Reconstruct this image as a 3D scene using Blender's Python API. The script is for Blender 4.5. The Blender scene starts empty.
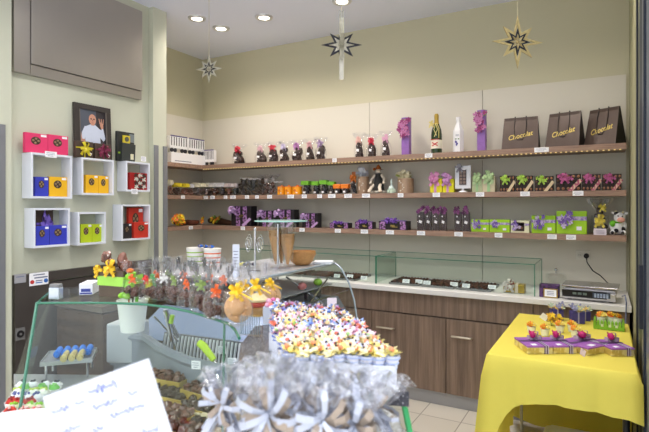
import bpy, bmesh, math, random
from mathutils import Vector, Matrix, Euler
C = bpy.context.scene.collection
R = math.radians
PI = math.pi
rnd = random.Random(7)
# ---------- camera model: eye at the origin, 1.55 m up, back wall along X ----------
EYE = 1.55; F = 500.0; A = R(29.3); CA = math.cos(A); SA = math.sin(A)
def tt(px): return (px-324.5)/F
def onY(px, Y):
    t = tt(px); z = Y/(CA+t*SA); return z*(-SA+t*CA), z
def onX(px, X):
    t = tt(px); z = X/(-SA+t*CA); return z*(CA+t*SA), z
def hz(py, zc): return EYE+(206-py)*zc/F
def onZ(px, py, z):
    zc = (EYE-z)*F/(py-206); t = tt(px)
    return zc*(-SA+t*CA), zc*(CA+t*SA)
def onC(px, zc):
    t = tt(px); return zc*(-SA+t*CA), zc*(CA+t*SA)
# ---------- materials ----------
def lin(c):
    return tuple(((v/255)/12.92 if v/255 <= .04045 else ((v/255+.055)/1.055)**2.4) for v in c)+(1,)
MC = {}
def mat(c, rough=.6, metal=0, var=.08, scale=40, spec=.4, c2=None, bump=0, emit=0, sheen=0):
    key = (c, rough, metal, var, scale, spec, c2, bump, emit)
    if key in MC: return MC[key]
    m = bpy.data.materials.new('finish_%d' % len(MC)); m.use_nodes = True
    nt = m.node_tree; n = nt.nodes; l = nt.links; b = n['Principled BSDF']
    a = lin(c); d = lin(c2) if c2 else tuple(min(1, v*(1-var)) for v in a[:3])+(1,)
    tc = n.new('ShaderNodeTexCoord'); no = n.new('ShaderNodeTexNoise'); no.inputs['Scale'].default_value = scale
    no.inputs['Detail'].default_value = 3
    mx = n.new('ShaderNodeMix'); mx.data_type = 'RGBA'; mx.inputs['A'].default_value = a; mx.inputs['B'].default_value = d
    l.new(tc.outputs['Object'], no.inputs['Vector'])
    if c2:
        cr = n.new('ShaderNodeValToRGB'); cr.color_ramp.elements[0].position = .44; cr.color_ramp.elements[1].position = .56
        l.new(no.outputs['Fac'], cr.inputs['Fac']); l.new(cr.outputs['Color'], mx.inputs['Factor'])
    else: l.new(no.outputs['Fac'], mx.inputs['Factor'])
    l.new(mx.outputs['Result'], b.inputs['Base Color'])
    b.inputs['Roughness'].default_value = rough; b.inputs['Metallic'].default_value = metal
    b.inputs['Specular IOR Level'].default_value = spec
    if bump:
        bp = n.new('ShaderNodeBump'); bp.inputs['Strength'].default_value = bump; bp.inputs['Distance'].default_value = .01
        l.new(no.outputs['Fac'], bp.inputs['Height']); l.new(bp.outputs['Normal'], b.inputs['Normal'])
    if emit:
        b.inputs['Emission Color'].default_value = a; b.inputs['Emission Strength'].default_value = emit
    MC[key] = m; return m
def clear(name, tint, refl, rough, fac=None, noise=0):
    m = bpy.data.materials.new(name); m.use_nodes = True; nt = m.node_tree; n = nt.nodes; l = nt.links
    n.remove(n['Principled BSDF']); o = n['Material Output']
    t = n.new('ShaderNodeBsdfTransparent'); t.inputs['Color'].default_value = tint+(1,)
    g = n.new('ShaderNodeBsdfGlossy'); g.inputs['Roughness'].default_value = rough; g.inputs['Color'].default_value = (1,1,1,1)
    lw = n.new('ShaderNodeLayerWeight'); lw.inputs['Blend'].default_value = .3
    mr = n.new('ShaderNodeMapRange'); mr.inputs['To Min'].default_value = refl; mr.inputs['To Max'].default_value = fac or refl*6
    mx = n.new('ShaderNodeMixShader')
    l.new(lw.outputs['Fresnel' if not fac else 'Facing'], mr.inputs['Value'])
    last = mr.outputs['Result']
    if noise:
        tc = n.new('ShaderNodeTexCoord'); no = n.new('ShaderNodeTexNoise'); no.inputs['Scale'].default_value = noise
        l.new(tc.outputs['Object'], no.inputs['Vector'])
        bp = n.new('ShaderNodeBump'); bp.inputs['Strength'].default_value = .8; bp.inputs['Distance'].default_value = .01
        l.new(no.outputs['Fac'], bp.inputs['Height']); l.new(bp.outputs['Normal'], g.inputs['Normal'])
    l.new(last, mx.inputs[0]); l.new(t.outputs[0], mx.inputs[1]); l.new(g.outputs[0], mx.inputs[2])
    l.new(mx.outputs[0], o.inputs['Surface']); return m
GLASS = clear('clear_glass', (.94,.975,.955), .006, .02, .14)
DOORGLASS = clear('door_glass', (.75,.8,.82), .05, .03, .97)
CELLO = clear('cellophane', (.97,.97,.98), .03, .08, .34, 60)
CELLO2 = clear('silver_cellophane', (.93,.935,.96), .09, .16, .6, 50)
JAR = clear('jar_glass', (.96,.97,.97), .03, .05, .4)
GEDGE = mat((70,130,105), .15, 0, .1, 20, .6)
def wood(name, c1, c2, sx, sy, sz, rough=.5):
    m = bpy.data.materials.new(name); m.use_nodes = True; nt = m.node_tree; n = nt.nodes; l = nt.links; b = n['Principled BSDF']
    tc = n.new('ShaderNodeTexCoord'); mp = n.new('ShaderNodeMapping'); mp.inputs['Scale'].default_value = (sx,sy,sz)
    no = n.new('ShaderNodeTexNoise'); no.inputs['Scale'].default_value = 1; no.inputs['Detail'].default_value = 6; no.inputs['Roughness'].default_value = .65
    cr = n.new('ShaderNodeValToRGB'); cr.color_ramp.elements[0].position = .3; cr.color_ramp.elements[1].position = .7
    cr.color_ramp.elements[0].color = lin(c1); cr.color_ramp.elements[1].color = lin(c2)
    l.new(tc.outputs['Object'], mp.inputs['Vector']); l.new(mp.outputs['Vector'], no.inputs['Vector']); l.new(no.outputs['Fac'], cr.inputs['Fac'])
    l.new(cr.outputs['Color'], b.inputs['Base Color']); b.inputs['Roughness'].default_value = rough
    return m
WCAB = wood('cabinet_wood', (98,81,70), (150,127,110), 38, 38, 1.6, .45)
WSHELF = wood('shelf_wood', (122,96,82), (172,140,120), 4, 60, 60, .5)
WBROWN = wood('staff_counter_wood', (48,37,30), (92,74,60), 1.2, 1.2, 14, .4)
def tiles():
    m = bpy.data.materials.new('floor_tiles'); m.use_nodes = True; nt = m.node_tree; n = nt.nodes; l = nt.links; b = n['Principled BSDF']
    tc = n.new('ShaderNodeTexCoord'); br = n.new('ShaderNodeTexBrick'); br.offset = 0; br.inputs['Scale'].default_value = 1
    br.inputs['Color1'].default_value = lin((205,200,190)); br.inputs['Color2'].default_value = lin((196,190,180)); br.inputs['Mortar'].default_value = lin((140,135,126))
    br.inputs['Mortar Size'].default_value = .004; br.inputs['Brick Width'].default_value = .3; br.inputs['Row Height'].default_value = .3
    l.new(tc.outputs['Object'], br.inputs['Vector']); l.new(br.outputs['Color'], b.inputs['Base Color']); b.inputs['Roughness'].default_value = .35
    return m
def granite():
    m = bpy.data.materials.new('speckled_granite'); m.use_nodes = True; nt = m.node_tree; n = nt.nodes; l = nt.links; b = n['Principled BSDF']
    tc = n.new('ShaderNodeTexCoord'); v = n.new('ShaderNodeTexVoronoi'); v.inputs['Scale'].default_value = 160
    cr = n.new('ShaderNodeValToRGB'); e = cr.color_ramp.elements; e[0].position = .12; e[0].color = lin((215,215,215)); e[1].position = .3; e[1].color = lin((48,48,54))
    no = n.new('ShaderNodeTexNoise'); no.inputs['Scale'].default_value = 220
    mx = n.new('ShaderNodeMix'); mx.data_type = 'RGBA'; mx.inputs['B'].default_value = lin((84,84,90))
    l.new(tc.outputs['Object'], v.inputs['Vector']); l.new(tc.outputs['Object'], no.inputs['Vector'])
    l.new(v.outputs['Distance'], cr.inputs['Fac']); l.new(cr.outputs['Color'], mx.inputs['A']); l.new(no.outputs['Fac'], mx.inputs['Factor'])
    l.new(mx.outputs['Result'], b.inputs['Base Color']); b.inputs['Roughness'].default_value = .25
    return m
STEEL = mat((178,172,164), .32, .7, .12, 3)
CHROME = mat((215,215,218), .15, 1, .03, 10)
WHITE = mat((238,238,240), .5, 0, .03, 20)
PAPER = mat((246,246,250), .6, 0, .02, 20)
INK = mat((120,125,150), .7, 0, .05)
BLACK = mat((30,28,30), .5, 0, .1)
DCHOC = mat((58,38,30), .4, 0, .35, 60, bump=.3)
MCHOC = mat((98,54,32), .28, 0, .4, 70, spec=.6, bump=.3)
GREYP = mat((132,138,150), .35, 0, .05, 12)
GOLD = mat((190,160,75), .3, .7, .1, 30)
YELLOW = mat((240,205,40), .5, 0, .08, 30)
ORANGE = mat((235,120,40), .5, 0, .15, 30)
# ---------- mesh helpers ----------
def nb(): return bmesh.new()
def xf(loc=(0,0,0), rot=(0,0,0), sc=(1,1,1)):
    return Matrix.Translation(loc) @ Euler(rot).to_matrix().to_4x4() @ Matrix.Diagonal((*sc,1))
def mi(bm, geom, i):
    if i:
        for f in {f for v in geom for f in v.link_faces}: f.material_index = i
def box(bm, c, s, rot=(0,0,0), i=0, bev=0):
    g = bmesh.ops.create_cube(bm, size=1, matrix=xf(c, rot, s))['verts']
    mi(bm, g, i)
    if bev:
        es = list({e for v in g for e in v.link_edges})
        r = bmesh.ops.bevel(bm, geom=es, offset=bev, segments=2, affect='EDGES', profile=.5)
        if i:
            for f in r['faces']: f.material_index = i
    return g
def cyl(bm, c, r, h, rot=(0,0,0), n=16, r2=None, i=0):
    g = bmesh.ops.create_cone(bm, cap_ends=True, segments=n, radius1=r, radius2=r if r2 is None else r2, depth=h, matrix=xf(c, rot))['verts']
    mi(bm, g, i); return g
def sph(bm, c, s, rot=(0,0,0), n=10, i=0):
    if not hasattr(s, '__len__'): s = (s,s,s)
    g = bmesh.ops.create_uvsphere(bm, u_segments=n, v_segments=max(5,n*2//3), radius=1, matrix=xf(c, rot, s))['verts']
    mi(bm, g, i); return g
def lump(bm, c, s, seed=0, i=0, amt=.2, sub=2):
    if not hasattr(s, '__len__'): s = (s,s,s)
    r = random.Random(seed)
    g = bmesh.ops.create_icosphere(bm, subdivisions=sub, radius=1)['verts']
    M = xf(c, (r.random()*.5, r.random()*.5, r.random()*6), s)
    for v in g: v.co = M @ (v.co*(1+r.uniform(-amt, amt)))
    mi(bm, g, i); return g
def lathe(bm, prof, c=(0,0,0), n=20, i=0, wob=None):
    rings = []
    for k, (r, z) in enumerate(prof):
        ring = []
        for j in range(n):
            a = 2*PI*j/n; rr = r*(wob(k, j) if wob else 1)
            ring.append(bm.verts.new((c[0]+rr*math.cos(a), c[1]+rr*math.sin(a), c[2]+z)))
        rings.append(ring)
    for k in range(len(rings)-1):
        for j in range(n):
            f = bm.faces.new((rings[k][j], rings[k][(j+1)%n], rings[k+1][(j+1)%n], rings[k+1][j])); f.material_index = i
    return rings
def cap(bm, ring, i=0):
    f = bm.faces.new(ring); f.material_index = i
def tube(bm, pts, r, n=6, i=0, flat=1):
    pts = [Vector(p) for p in pts]; rings = []
    for k, p in enumerate(pts):
        d = (pts[min(k+1,len(pts)-1)]-pts[max(k-1,0)]).normalized()
        up = Vector((0,0,1)) if abs(d.z) < .9 else Vector((1,0,0))
        s = d.cross(up).normalized(); u = s.cross(d)
        rr = r[k] if hasattr(r,'__len__') else r
        rings.append([bm.verts.new(p+s*rr*math.cos(2*PI*j/n)+u*rr*flat*math.sin(2*PI*j/n)) for j in range(n)])
    for k in range(len(rings)-1):
        for j in range(n):
            f = bm.faces.new((rings[k][j], rings[k][(j+1)%n], rings[k+1][(j+1)%n], rings[k+1][j])); f.material_index = i
    cap(bm, rings[0][::-1], i); cap(bm, rings[-1], i)
def prism(bm, poly, z0, z1, i=0):
    a = [bm.verts.new((x,y,z0)) for x,y in poly]; b = [bm.verts.new((x,y,z1)) for x,y in poly]
    n = len(poly)
    for k in range(n):
        f = bm.faces.new((a[k],a[(k+1)%n],b[(k+1)%n],b[k])); f.material_index = i
    cap(bm, a[::-1], i); cap(bm, b, i)
def wall_strip(bm, lo, hi, th, i=0):
    """a thick sheet between two 3-D polylines of equal length, thickened along the horizontal normal"""
    n = len(lo); rows = []
    for k in range(n):
        d = Vector(lo[min(k+1,n-1)])-Vector(lo[max(k-1,0)]); d.z = 0; d.normalize(); nr = Vector((d.y,-d.x,0))*th
        a, b = Vector(lo[k]), Vector(hi[k])
        rows.append([bm.verts.new(a), bm.verts.new(b), bm.verts.new(b+nr), bm.verts.new(a+nr)])
    for k in range(n-1):
        for j in range(4):
            f = bm.faces.new((rows[k][j], rows[k+1][j], rows[k+1][(j+1)%4], rows[k][(j+1)%4])); f.material_index = i
    cap(bm, rows[0], i); cap(bm, rows[-1][::-1], i)
def ribbon_loop(bm, c, out, side, r, w, i=0):
    c = Vector(c); out = Vector(out).normalized(); side = Vector(side).normalized(); nn = out.cross(side).normalized()
    path = []
    for k in range(9):
        a = 2*PI*k/8
        path.append(c+out*(r*.5*(1-math.cos(a)))+nn*(r*.3*math.sin(a)))
    L = [bm.verts.new(p+side*w*.5*(.35+.65*math.sin(PI*k/8))) for k, p in enumerate(path)]
    Rr = [bm.verts.new(p-side*w*.5*(.35+.65*math.sin(PI*k/8))) for k, p in enumerate(path)]
    for k in range(8):
        f = bm.faces.new((L[k],L[k+1],Rr[k+1],Rr[k])); f.material_index = i
def bow(bm, c, r, n=7, seed=0, i=0, w=.45, tails=2):
    q = random.Random(seed); c = Vector(c)
    for k in range(n):
        a = 2*PI*k/n+q.uniform(-.3,.3); el = q.uniform(.0,.7)
        out = Vector((math.cos(a)*math.cos(el), -math.sin(el), math.sin(a)*math.cos(el)))
        side = Vector((-math.sin(a), q.uniform(-.6,.2), math.cos(a)))
        side = (side-out*side.dot(out)).normalized()
        ribbon_loop(bm, c, out, side, r*q.uniform(.8,1.05), r*w, i)
    for k in range(tails):
        a = -PI/2+(k-.5)*1.1
        d = Vector((math.cos(a), -.15, math.sin(a))); s = Vector((-d.z,0,d.x))*r*.16
        p0, p1 = c, c+d*r*1.3
        vs = [bm.verts.new(v) for v in (p0+s, p0-s, p1-s*1.3, p1+s*1.3)]
        f = bm.faces.new(vs); f.material_index = i
    sph(bm, c, r*.16, n=6, i=i)
def flower(bm, c, r, n=6, seed=0, i=0, j=None, up=(0,-1,0)):
    q = random.Random(seed); up = Vector(up).normalized()
    s = up.cross(Vector((0,0,1)) if abs(up.z) < .8 else Vector((1,0,0))).normalized(); u = s.cross(up); c = Vector(c)
    for k in range(n):
        a = 2*PI*k/n+q.random(); d = s*math.cos(a)+u*math.sin(a)
        e = s*-math.sin(a)+u*math.cos(a)
        pts = [c, c+d*r*.55+e*r*.3+up*r*.15, c+d*r+up*r*.35, c+d*r*.55-e*r*.3+up*r*.15]
        f = bm.faces.new([bm.verts.new(p) for p in pts]); f.material_index = i
    sph(bm, c+up*r*.1, r*.28, n=6, i=i if j is None else j)
def mesh(name, bm, mats, smooth=False):
    bmesh.ops.recalc_face_normals(bm, faces=bm.faces)
    me = bpy.data.meshes.new(name); bm.to_mesh(me); bm.free()
    for m in (mats if isinstance(mats,(list,tuple)) else [mats]): me.materials.append(m)
    if smooth:
        for p in me.polygons: p.use_smooth = True
        me.set_sharp_from_angle(angle=R(42))
    return me
def obj(name, bm, mats, parent=None, smooth=False, label=None):
    o = bpy.data.objects.new(name, mesh(name, bm, mats, smooth)); C.objects.link(o)
    if parent: o.parent = parent
    if label: o['label'] = label
    return o
def part(parent, name, fn, mats, smooth=False, label=None):
    bm = nb(); fn(bm); return obj(name, bm, mats, parent, smooth, label)
def thing(name): 
    o = bpy.data.objects.new(name, None); o.empty_display_size = .05; C.objects.link(o); return o
def tag(o, label, cat, group=None):
    o['label'] = label; o['category'] = cat
    if group: o['group'] = group
    elif 'group' in o: del o['group']
    return o
def put(o, loc, rz=0, sc=None):
    o.location = loc; o.rotation_euler = (0,0,rz)
    if sc: o.scale = sc
    return o
def struct(name, bm, mats, parent=None):
    o = obj(name, bm, mats, parent)
    if not parent: o['kind'] = 'structure'
    return o
def dup(root):
    r = root.copy(); C.objects.link(r)
    for ch in list(root.children):
        c = ch.copy(); C.objects.link(c); c.parent = r
        for g in list(ch.children):
            d = g.copy(); C.objects.link(d); d.parent = c
    return r
PROTO = {}
def make(key, fn):
    if key in PROTO: return dup(PROTO[key])
    o = fn(); PROTO[key] = o; return o
def font_mesh(s, size, shear=0, ext=.0004, width=None):
    cu = bpy.data.curves.new('writing', 'FONT'); cu.body = s; cu.size = size; cu.shear = shear; cu.extrude = ext; cu.align_x = 'CENTER'; cu.align_y = 'CENTER'; cu.offset = size*.012
    to = bpy.data.objects.new('tmp', cu); C.objects.link(to)
    dg = bpy.context.evaluated_depsgraph_get(); me = bpy.data.meshes.new_from_object(to.evaluated_get(dg))
    bpy.data.objects.remove(to); return me
def writing(name, s, size, m, parent, loc, rot, shear=0):
    me = font_mesh(s, size, shear); me.materials.clear(); me.materials.append(m)
    o = bpy.data.objects.new(name, me); C.objects.link(o); o.parent = parent; o.location = loc; o.rotation_euler = rot; return o
WORLD = 2.9; KEY = 0; SPOTE = 34; EXPO = 0.55
# =============== THE ROOM ===============
WALLC = mat((205,200,171), .8, 0, .03, 3)
WALLG = mat((206,208,188), .8, 0, .03, 3)
PANEL = mat((218,213,199), .7, 0, .02, 3)
HC = 3.28; XR = .16
bm = nb(); box(bm, (-1.2,.7,-.02), (6.6,7.8,.04)); struct('floor', bm, tiles())
bm = nb(); box(bm, (-1.2,.9,HC+.03), (6.6,7.4,.06)); struct('ceiling', bm, mat((234,238,255), .8, 0, .02, 3))
bm = nb(); box(bm, (-2.0,4.51,HC/2), (4.6,.1,HC)); struct('wall_back', bm, WALLC)
bm = nb(); box(bm, (-4.21,3.85,HC/2), (.1,1.32,HC)); struct('wall_alcove', bm, WALLC)
bm = nb(); box(bm, (-3.52,1.1,HC/2), (.1,4.2,HC)); struct('wall_left', bm, WALLG)
Yp0, _ = onX(153, -3.42); Yp1, _ = onX(166.5, -3.42)
bm = nb(); box(bm, (-3.79,(Yp0+Yp1)/2,HC/2), (.74,Yp1-Yp0,HC)); struct('trim_1', bm, WALLG)
Ya, _ = onX(11.5, -3.42)
bm = nb(); box(bm, (-3.445,(Ya+.9)/2,HC/2), (.05,Ya-.9,HC)); struct('trim_2', bm, WALLG)
GUARD = mat((150,152,158), .4, .5, .05, 20)
bm = nb()
box(bm, (-3.415,Yp1-.02,1.04), (.012,.045,2.08)); box(bm, (-3.415,Yp0+.03,1.04), (.012,.045,2.08)); struct('trim_3', bm, GUARD)
Yb, _ = onX(1.5, -3.41)
bm = nb(); box(bm, (-3.415,Yb,1.04), (.012,.05,2.08)); struct('trim_4', bm, GUARD)
# right end: olive wall return, then the glazed shop door wall
bm = nb(); box(bm, (XR+.04,4.0,HC/2), (.08,.95,HC)); struct('wall_right', bm, mat((176,174,138), .8, 0, .03, 3))
FR_D = mat((52,56,66), .4, .3, .1, 10); FR_L = mat((118,126,138), .4, .3, .05, 10)
win = struct('window_1', (lambda b: (box(b, (XR+.05,3.47,HC/2), (.10,.07,HC)), box(b, (XR+.05,1.0,HC/2), (.10,.07,HC)), box(b, (XR+.05,2.2,.05), (.08,2.4,.1)), box(b, (XR+.05,2.2,HC-.05), (.08,2.4,.1)), b)[-1])(nb()), FR_D)
def yR(px): return onX(px, XR)[0]
bm = nb(); box(bm, (XR+.05,(yR(642)+yR(649.5))/2,HC/2), (.10,yR(642)-yR(649.5),HC-.2)); struct('window_frame', bm, FR_L, win)
bm = nb(); box(bm, (XR+.05,(yR(638.3)+yR(641.8))/2,HC/2), (.09,yR(638.3)-yR(641.8),HC-.2)); box(bm, (XR+.04,yR(646),HC/2), (.1,.03,HC-.2)); struct('window_seal', bm, mat((38,46,60), .5), win)
bm = nb(); box(bm, (XR+.055,(yR(636)+yR(638.3))/2,HC/2), (.09,yR(636)-yR(638.3),HC-.2)); struct('reflection_strip', bm, mat((150,152,128), .6), win)  # olive strip: the wall's reflection in the glass put in as colour
bm = nb(); box(bm, (XR+.03,2.93,1.55), (.05,.05,2.9)); box(bm, (XR-.005,2.8,1.12), (.03,.04,.30)); struct('door_bar', bm, FR_D, win)
bm = nb(); box(bm, (XR+.06,2.2,HC/2), (.008,2.4,HC-.2)); struct('window_pane', bm, DOORGLASS, win)
# cream wall panels behind the shelves, one per seam
XL, XRp = -4.15, onY(626.5, 4.445)[0]
edges = [XL, onY(369.5,4.44)[0], onY(482.5,4.44)[0], XRp]
for k in range(3):
    bm = nb(); a, b = edges[k]+.002, edges[k+1]-.002
    box(bm, ((a+b)/2,4.45,(.9+2.552)/2), (b-a,.02,2.552-.9))
    o = struct('trim_%d' % (5+k), bm, PANEL)
bm = nb(); box(bm, (-4.15,3.82,(.9+2.552)/2), (.02,1.24,2.552-.9)); struct('trim_8', bm, PANEL)
# recessed lights in the ceiling
def downlight():
    t = thing('ceiling_light')
    part(t, 'trim_ring', lambda b: lathe(b, [(.045,-.002),(.055,-.014),(.078,-.012),(.084,0)], n=24), mat((225,225,228), .3, .5), True)
    part(t, 'lamp', lambda b: cyl(b, (0,0,-.006), .045, .006, n=24), mat((255,244,225), .5, 0, .01, emit=6))
    return t
LPX = [(197,18,'leftmost'),(221,28,'second from the left'),(264,17,'third from the left'),(342,1,'cut by the top edge of the photo')]
SPOTS = []
for px, py, w in LPX:
    X, Y = onZ(px, py, HC); SPOTS.append((X,Y))
    put(tag(make('dl', downlight), 'round white recessed spotlight in the ceiling, %s' % w, 'ceiling light', 'recessed ceiling lights'), (X,Y,HC))
# =============== SHELVES ===============
SZ = [2.0, 1.664, 1.337]; SN = ['top','middle','bottom']
XS = onY(626.5, 4.15)[0]
for z, nme in zip(SZ, SN):
    bm = nb(); prism(bm, [(-4.14,3.32),(-3.88,3.32),(-3.88,4.15),(XS,4.15),(XS,4.44),(-4.14,4.44)], z-.042, z)
    o = obj('wall_shelf', bm, WSHELF)
    tag(o, 'long brown wood wall shelf turning the corner, %s of the three' % nme, 'shelf', 'brown wall shelves')
    if nme == 'top':
        bm = nb(); x = -3.86
        box(bm, ((-3.87+XS)/2,4.172,z-.0445), (XS+3.86,.012,.004), i=0)
        while x < XS-.02:
            box(bm, (x,4.158,z-.046), (.012,.010,.006), i=1); x += .035
        tag(obj('light_strip', bm, [mat((150,130,100), .5), mat((255,225,150), .5, 0, .01, emit=.4)]), 'dotted warm light strip under the front edge of the top shelf', 'light strip')
# price cards clipped on the shelf fronts
def price_card():
    bm = nb(); box(bm, (0,0,0), (.066,.002,.036))
    for k, (w, z) in enumerate(((.045,.009),(.05,.0),(.03,-.009))): box(bm, (-.003,-.0012,z), (w,.0006,.0022), i=1)
    return obj('price_card', bm, [PAPER, INK])
def card(px, s, what, w=1, alcove=False):
    o = make('pc', price_card)
    dz = .012
    if alcove: Y, _ = onX(px, -3.876); put(o, (-3.876, Y, SZ[s]-.02), R(90), (w,1,1))
    else: put(o, (onY(px, 4.146)[0], 4.146, SZ[s]-.02), 0, (w,1,1))
    tag(o, 'white price card on the %s shelf edge below %s' % (SN[s], what), 'price card', 'price cards on the wall shelves')
# =============== PRODUCTS ON THE BACK SHELVES ===============
def fit(o, dims, x0, x1, ytop, s, Y=4.29, rz=0, dmax=.26, zs=None):
    X0, z0 = onY(x0, Y); X1, z1 = onY(x1, Y); zc = (z0+z1)/2; H = hz(ytop, zc)-SZ[s]; W = (X1-X0)
    sx = W/dims[0]; sy = min(sx, dmax/dims[1])
    return put(o, ((X0+X1)/2, Y, SZ[s]), rz, (sx, sy, H/dims[2]))
def fitL(o, dims, x0, x1, ytop, s, X=-4.01, dmax=.2):
    Y0, z0 = onX(x0, X); Y1, z1 = onX(x1, X); zc = (z0+z1)/2; H = hz(ytop, zc)-SZ[s]; W = abs(Y1-Y0)
    sx = W/dims[0]; sy = min(sx, dmax/dims[1])
    return put(o, (X, (Y0+Y1)/2, SZ[s]), R(90), (sx, sy, H/dims[2]))
def wrap(bm, w, h, neck=.7, seed=0, n=28, top=.45, i=0):
    q = random.Random(seed); ph = q.random()*6
    prof = [(.001,.002),(.40*w,.003),(.48*w,.06*h),(.5*w,.3*h),(.42*w,.52*h),(.24*w,(neck-.08)*h),(.09*w,neck*h),(.22*w,(neck+.1)*h),(top*w,(neck+.24)*h),(top*1.15*w,h)]
    js = [q.uniform(.9,1.1) for _ in range(n)]
    def wob(k, j):
        a = 2*PI*j/n
        if k < 2: return 1
        if k < 5: return js[j]*.97
        return 1+(.12 if k < 7 else .32)*math.sin(a*9+ph)+.15*math.sin(a*3+ph)
    lathe(bm, prof, n=n, i=i, wob=wob)
def figure_bag(col, seed):
    def f():
        t = thing('chocolate_bag'); q = random.Random(seed)
        part(t, 'chocolate', lambda b: (lump(b, (0,0,.064), (.036,.027,.066), seed, amt=.1), box(b, (0,0,.02), (.062,.045,.034), bev=.008), lump(b, (q.uniform(-.01,.01),0,.112), (.022,.02,.026), seed+1, amt=.12), lump(b, (.02,-.012,.03), (.02,.018,.026), seed+2)), DCHOC, True)
        part(t, 'cellophane_wrap', lambda b: wrap(b, .098, .2, .66, seed), CELLO)
        part(t, 'bow', lambda b: bow(b, (0,-.012,.145), .034, 7, seed), mat(col, .4, 0, .1))
        part(t, 'sticker', lambda b: box(b, (.006,-.051,.06), (.024,.002,.02), (0,.2,0)), PAPER)
        return t
    return f
FIG = [(239,144,'red',(215,50,75),'leftmost, standing alone'),(261.5,143,'pale pink',(232,190,200),'second from the left'),(273.5,142,'red',(220,60,80),'third from the left'),
 (284.5,141,'pale lilac',(205,195,225),'fourth from the left'),(297.5,140,'violet pink',(200,140,200),'fifth from the left'),(310.5,139,'dusty pink',(225,175,180),'sixth from the left'),
 (321,137,'mauve',(175,150,190),'seventh from the left'),(359.5,133,'salmon pink',(235,190,180),'third from the purple bottle'),(372,134,'red',(215,45,75),'second from the purple bottle wrap'),(386,131,'rose',(225,170,200),'nearest the purple bottle wrap')]
for k, (x, yt, cn, col, w) in enumerate(FIG):
    o = fit(figure_bag(col, 20+k)(), (.098,.098,.2), x-5.2, x+5.2, yt, 0)
    tag(o, 'bagged dark chocolate with %s bow, %s on the top shelf' % (cn, w), 'chocolate bag', 'bagged chocolates on the top shelf')
card(334.5, 0, 'the gap between the chocolate bags', .7)
# bottles
def bottle_wrap(seed, fl):
    t = thing('wrapped_bottle')
    def sl(b):
        q = random.Random(seed); j = [q.uniform(.93,1.07) for _ in range(8)]
        rr = lathe(b, [(.044,0),(.046,.08),(.045,.2),(.043,.29),(.046,.33)], n=8, wob=lambda k,jj: (1 if jj%2 else .86)*(1+.06*(j[jj%8]-1)+.1*(jj%3==0)*(k==4)))
        cap(b, rr[0][::-1])
    part(t, 'fabric_sleeve', sl, mat((158,112,192), .35, 0, .3, 30), True)
    def fl_(b):
        q = random.Random(seed+5)
        for k in range(22): flower(b, (q.uniform(-.042,.036),-.05-q.uniform(0,.012),.23+q.uniform(-.07,.075)), q.uniform(.018,.03), 6, k, i=0 if k % 2 else 2)
        for k in range(3): flower(b, (q.uniform(-.03,.03),-.048,.29+q.uniform(-.02,.02)), .02, 4, k, i=1)
        for k in range(4): tube(b, [(0,-.045,.25),(q.uniform(-.03,.03),-.055,.2),(q.uniform(-.04,.04),-.05,.15)], .003, 4, i=0)
    part(t, 'flower_spray', fl_, [mat((168,70,130), .5, 0, .3), mat((140,180,70), .5), mat((205,130,180), .5, 0, .2)])
    return t
o = fit(bottle_wrap(1,0), (.088,.088,.34), 401.5, 411.5, 117, 0); tag(o, 'purple wrapped bottle with pink flowers, on the top shelf left of the champagne', 'wrapped bottle')
o = fit(bottle_wrap(9,0), (.088,.088,.34), 476.5, 487.5, 109.5, 0); tag(o, 'purple wrapped bottle with magenta flowers between the white bottle and the brown bags', 'wrapped bottle')
t = thing('champagne_bottle')
part(t, 'glass_body', lambda b: lathe(b, [(.001,0),(.042,.002),(.043,.02),(.043,.16),(.038,.2),(.022,.245),(.0155,.27),(.0155,.3)], n=24), mat((38,60,25), .12, 0, .1, 10, .7), True)
part(t, 'gold_foil', lambda b: lathe(b, [(.0225,.245),(.0175,.265),(.0165,.285),(.018,.3),(.018,.318),(.012,.33),(.001,.332)], n=24), GOLD, True)
part(t, 'label', lambda b: (lathe(b, [(.0438,.045),(.0438,.115)], n=24), box(b, (0,-.0445,.08), (.052,.002,.007), (0,.55,0), 1), box(b, (0,-.0445,.08), (.052,.002,.007), (0,-.55,0), 1), box(b, (0,-.044,.118), (.07,.004,.005), (0,0,0), 1)), [mat((240,235,215), .6), mat((200,40,35), .5)])
part(t, 'ribbon', lambda b: (bow(b, (-.035,-.02,.25), .028, 5, 3), tube(b, [(0,-.024,.25),(-.01,-.036,.2),(.012,-.046,.15)], .003, 4), tube(b, [(0,-.024,.25),(.018,-.034,.2),(-.004,-.046,.14)], .003, 4), tube(b, [(.01,-.024,.25),(.028,-.03,.21),(.03,-.04,.13)], .003, 4)), mat((225,210,130), .4, .2))
tag(fit(t, (.086,.086,.332), 431.3, 441.8, 113.7, 0), 'green champagne bottle with gold foil neck and red-crossed white label', 'bottle')
card(428.6, 0, 'the champagne bottle', 1.0)
t = thing('white_bottle')
def wb(b):
    a = [(.04,0),(.042,.01),(.042,.18),(.016,.245),(.016,.262),(.019,.264),(.019,.29),(.001,.292)]
    lathe(b, a, n=6)
part(t, 'carton_body', wb, WHITE)
def gr(b):
    q = random.Random(4)
    for k in range(12): sph(b, (-.004+q.uniform(-.012,.012)*(1-k/16),-.0375,.095-k*.003), (.0055,.002,.0055), n=6)
    for k in range(2): sph(b, (-.01+.02*k,-.0372,.112), (.008,.0015,.005), n=6, i=1)
    for k in range(2): box(b, (0,-.0372,.145-k*.008), (.026,.001,.003), i=2)
part(t, 'grape_picture', gr, [mat((90,80,150), .5), mat((90,130,80), .5), INK])
tag(fit(t, (.084,.076,.292), 453, 463.8, 117, 0), 'white six-sided bottle with a small bunch of grapes on it', 'bottle')
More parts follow.
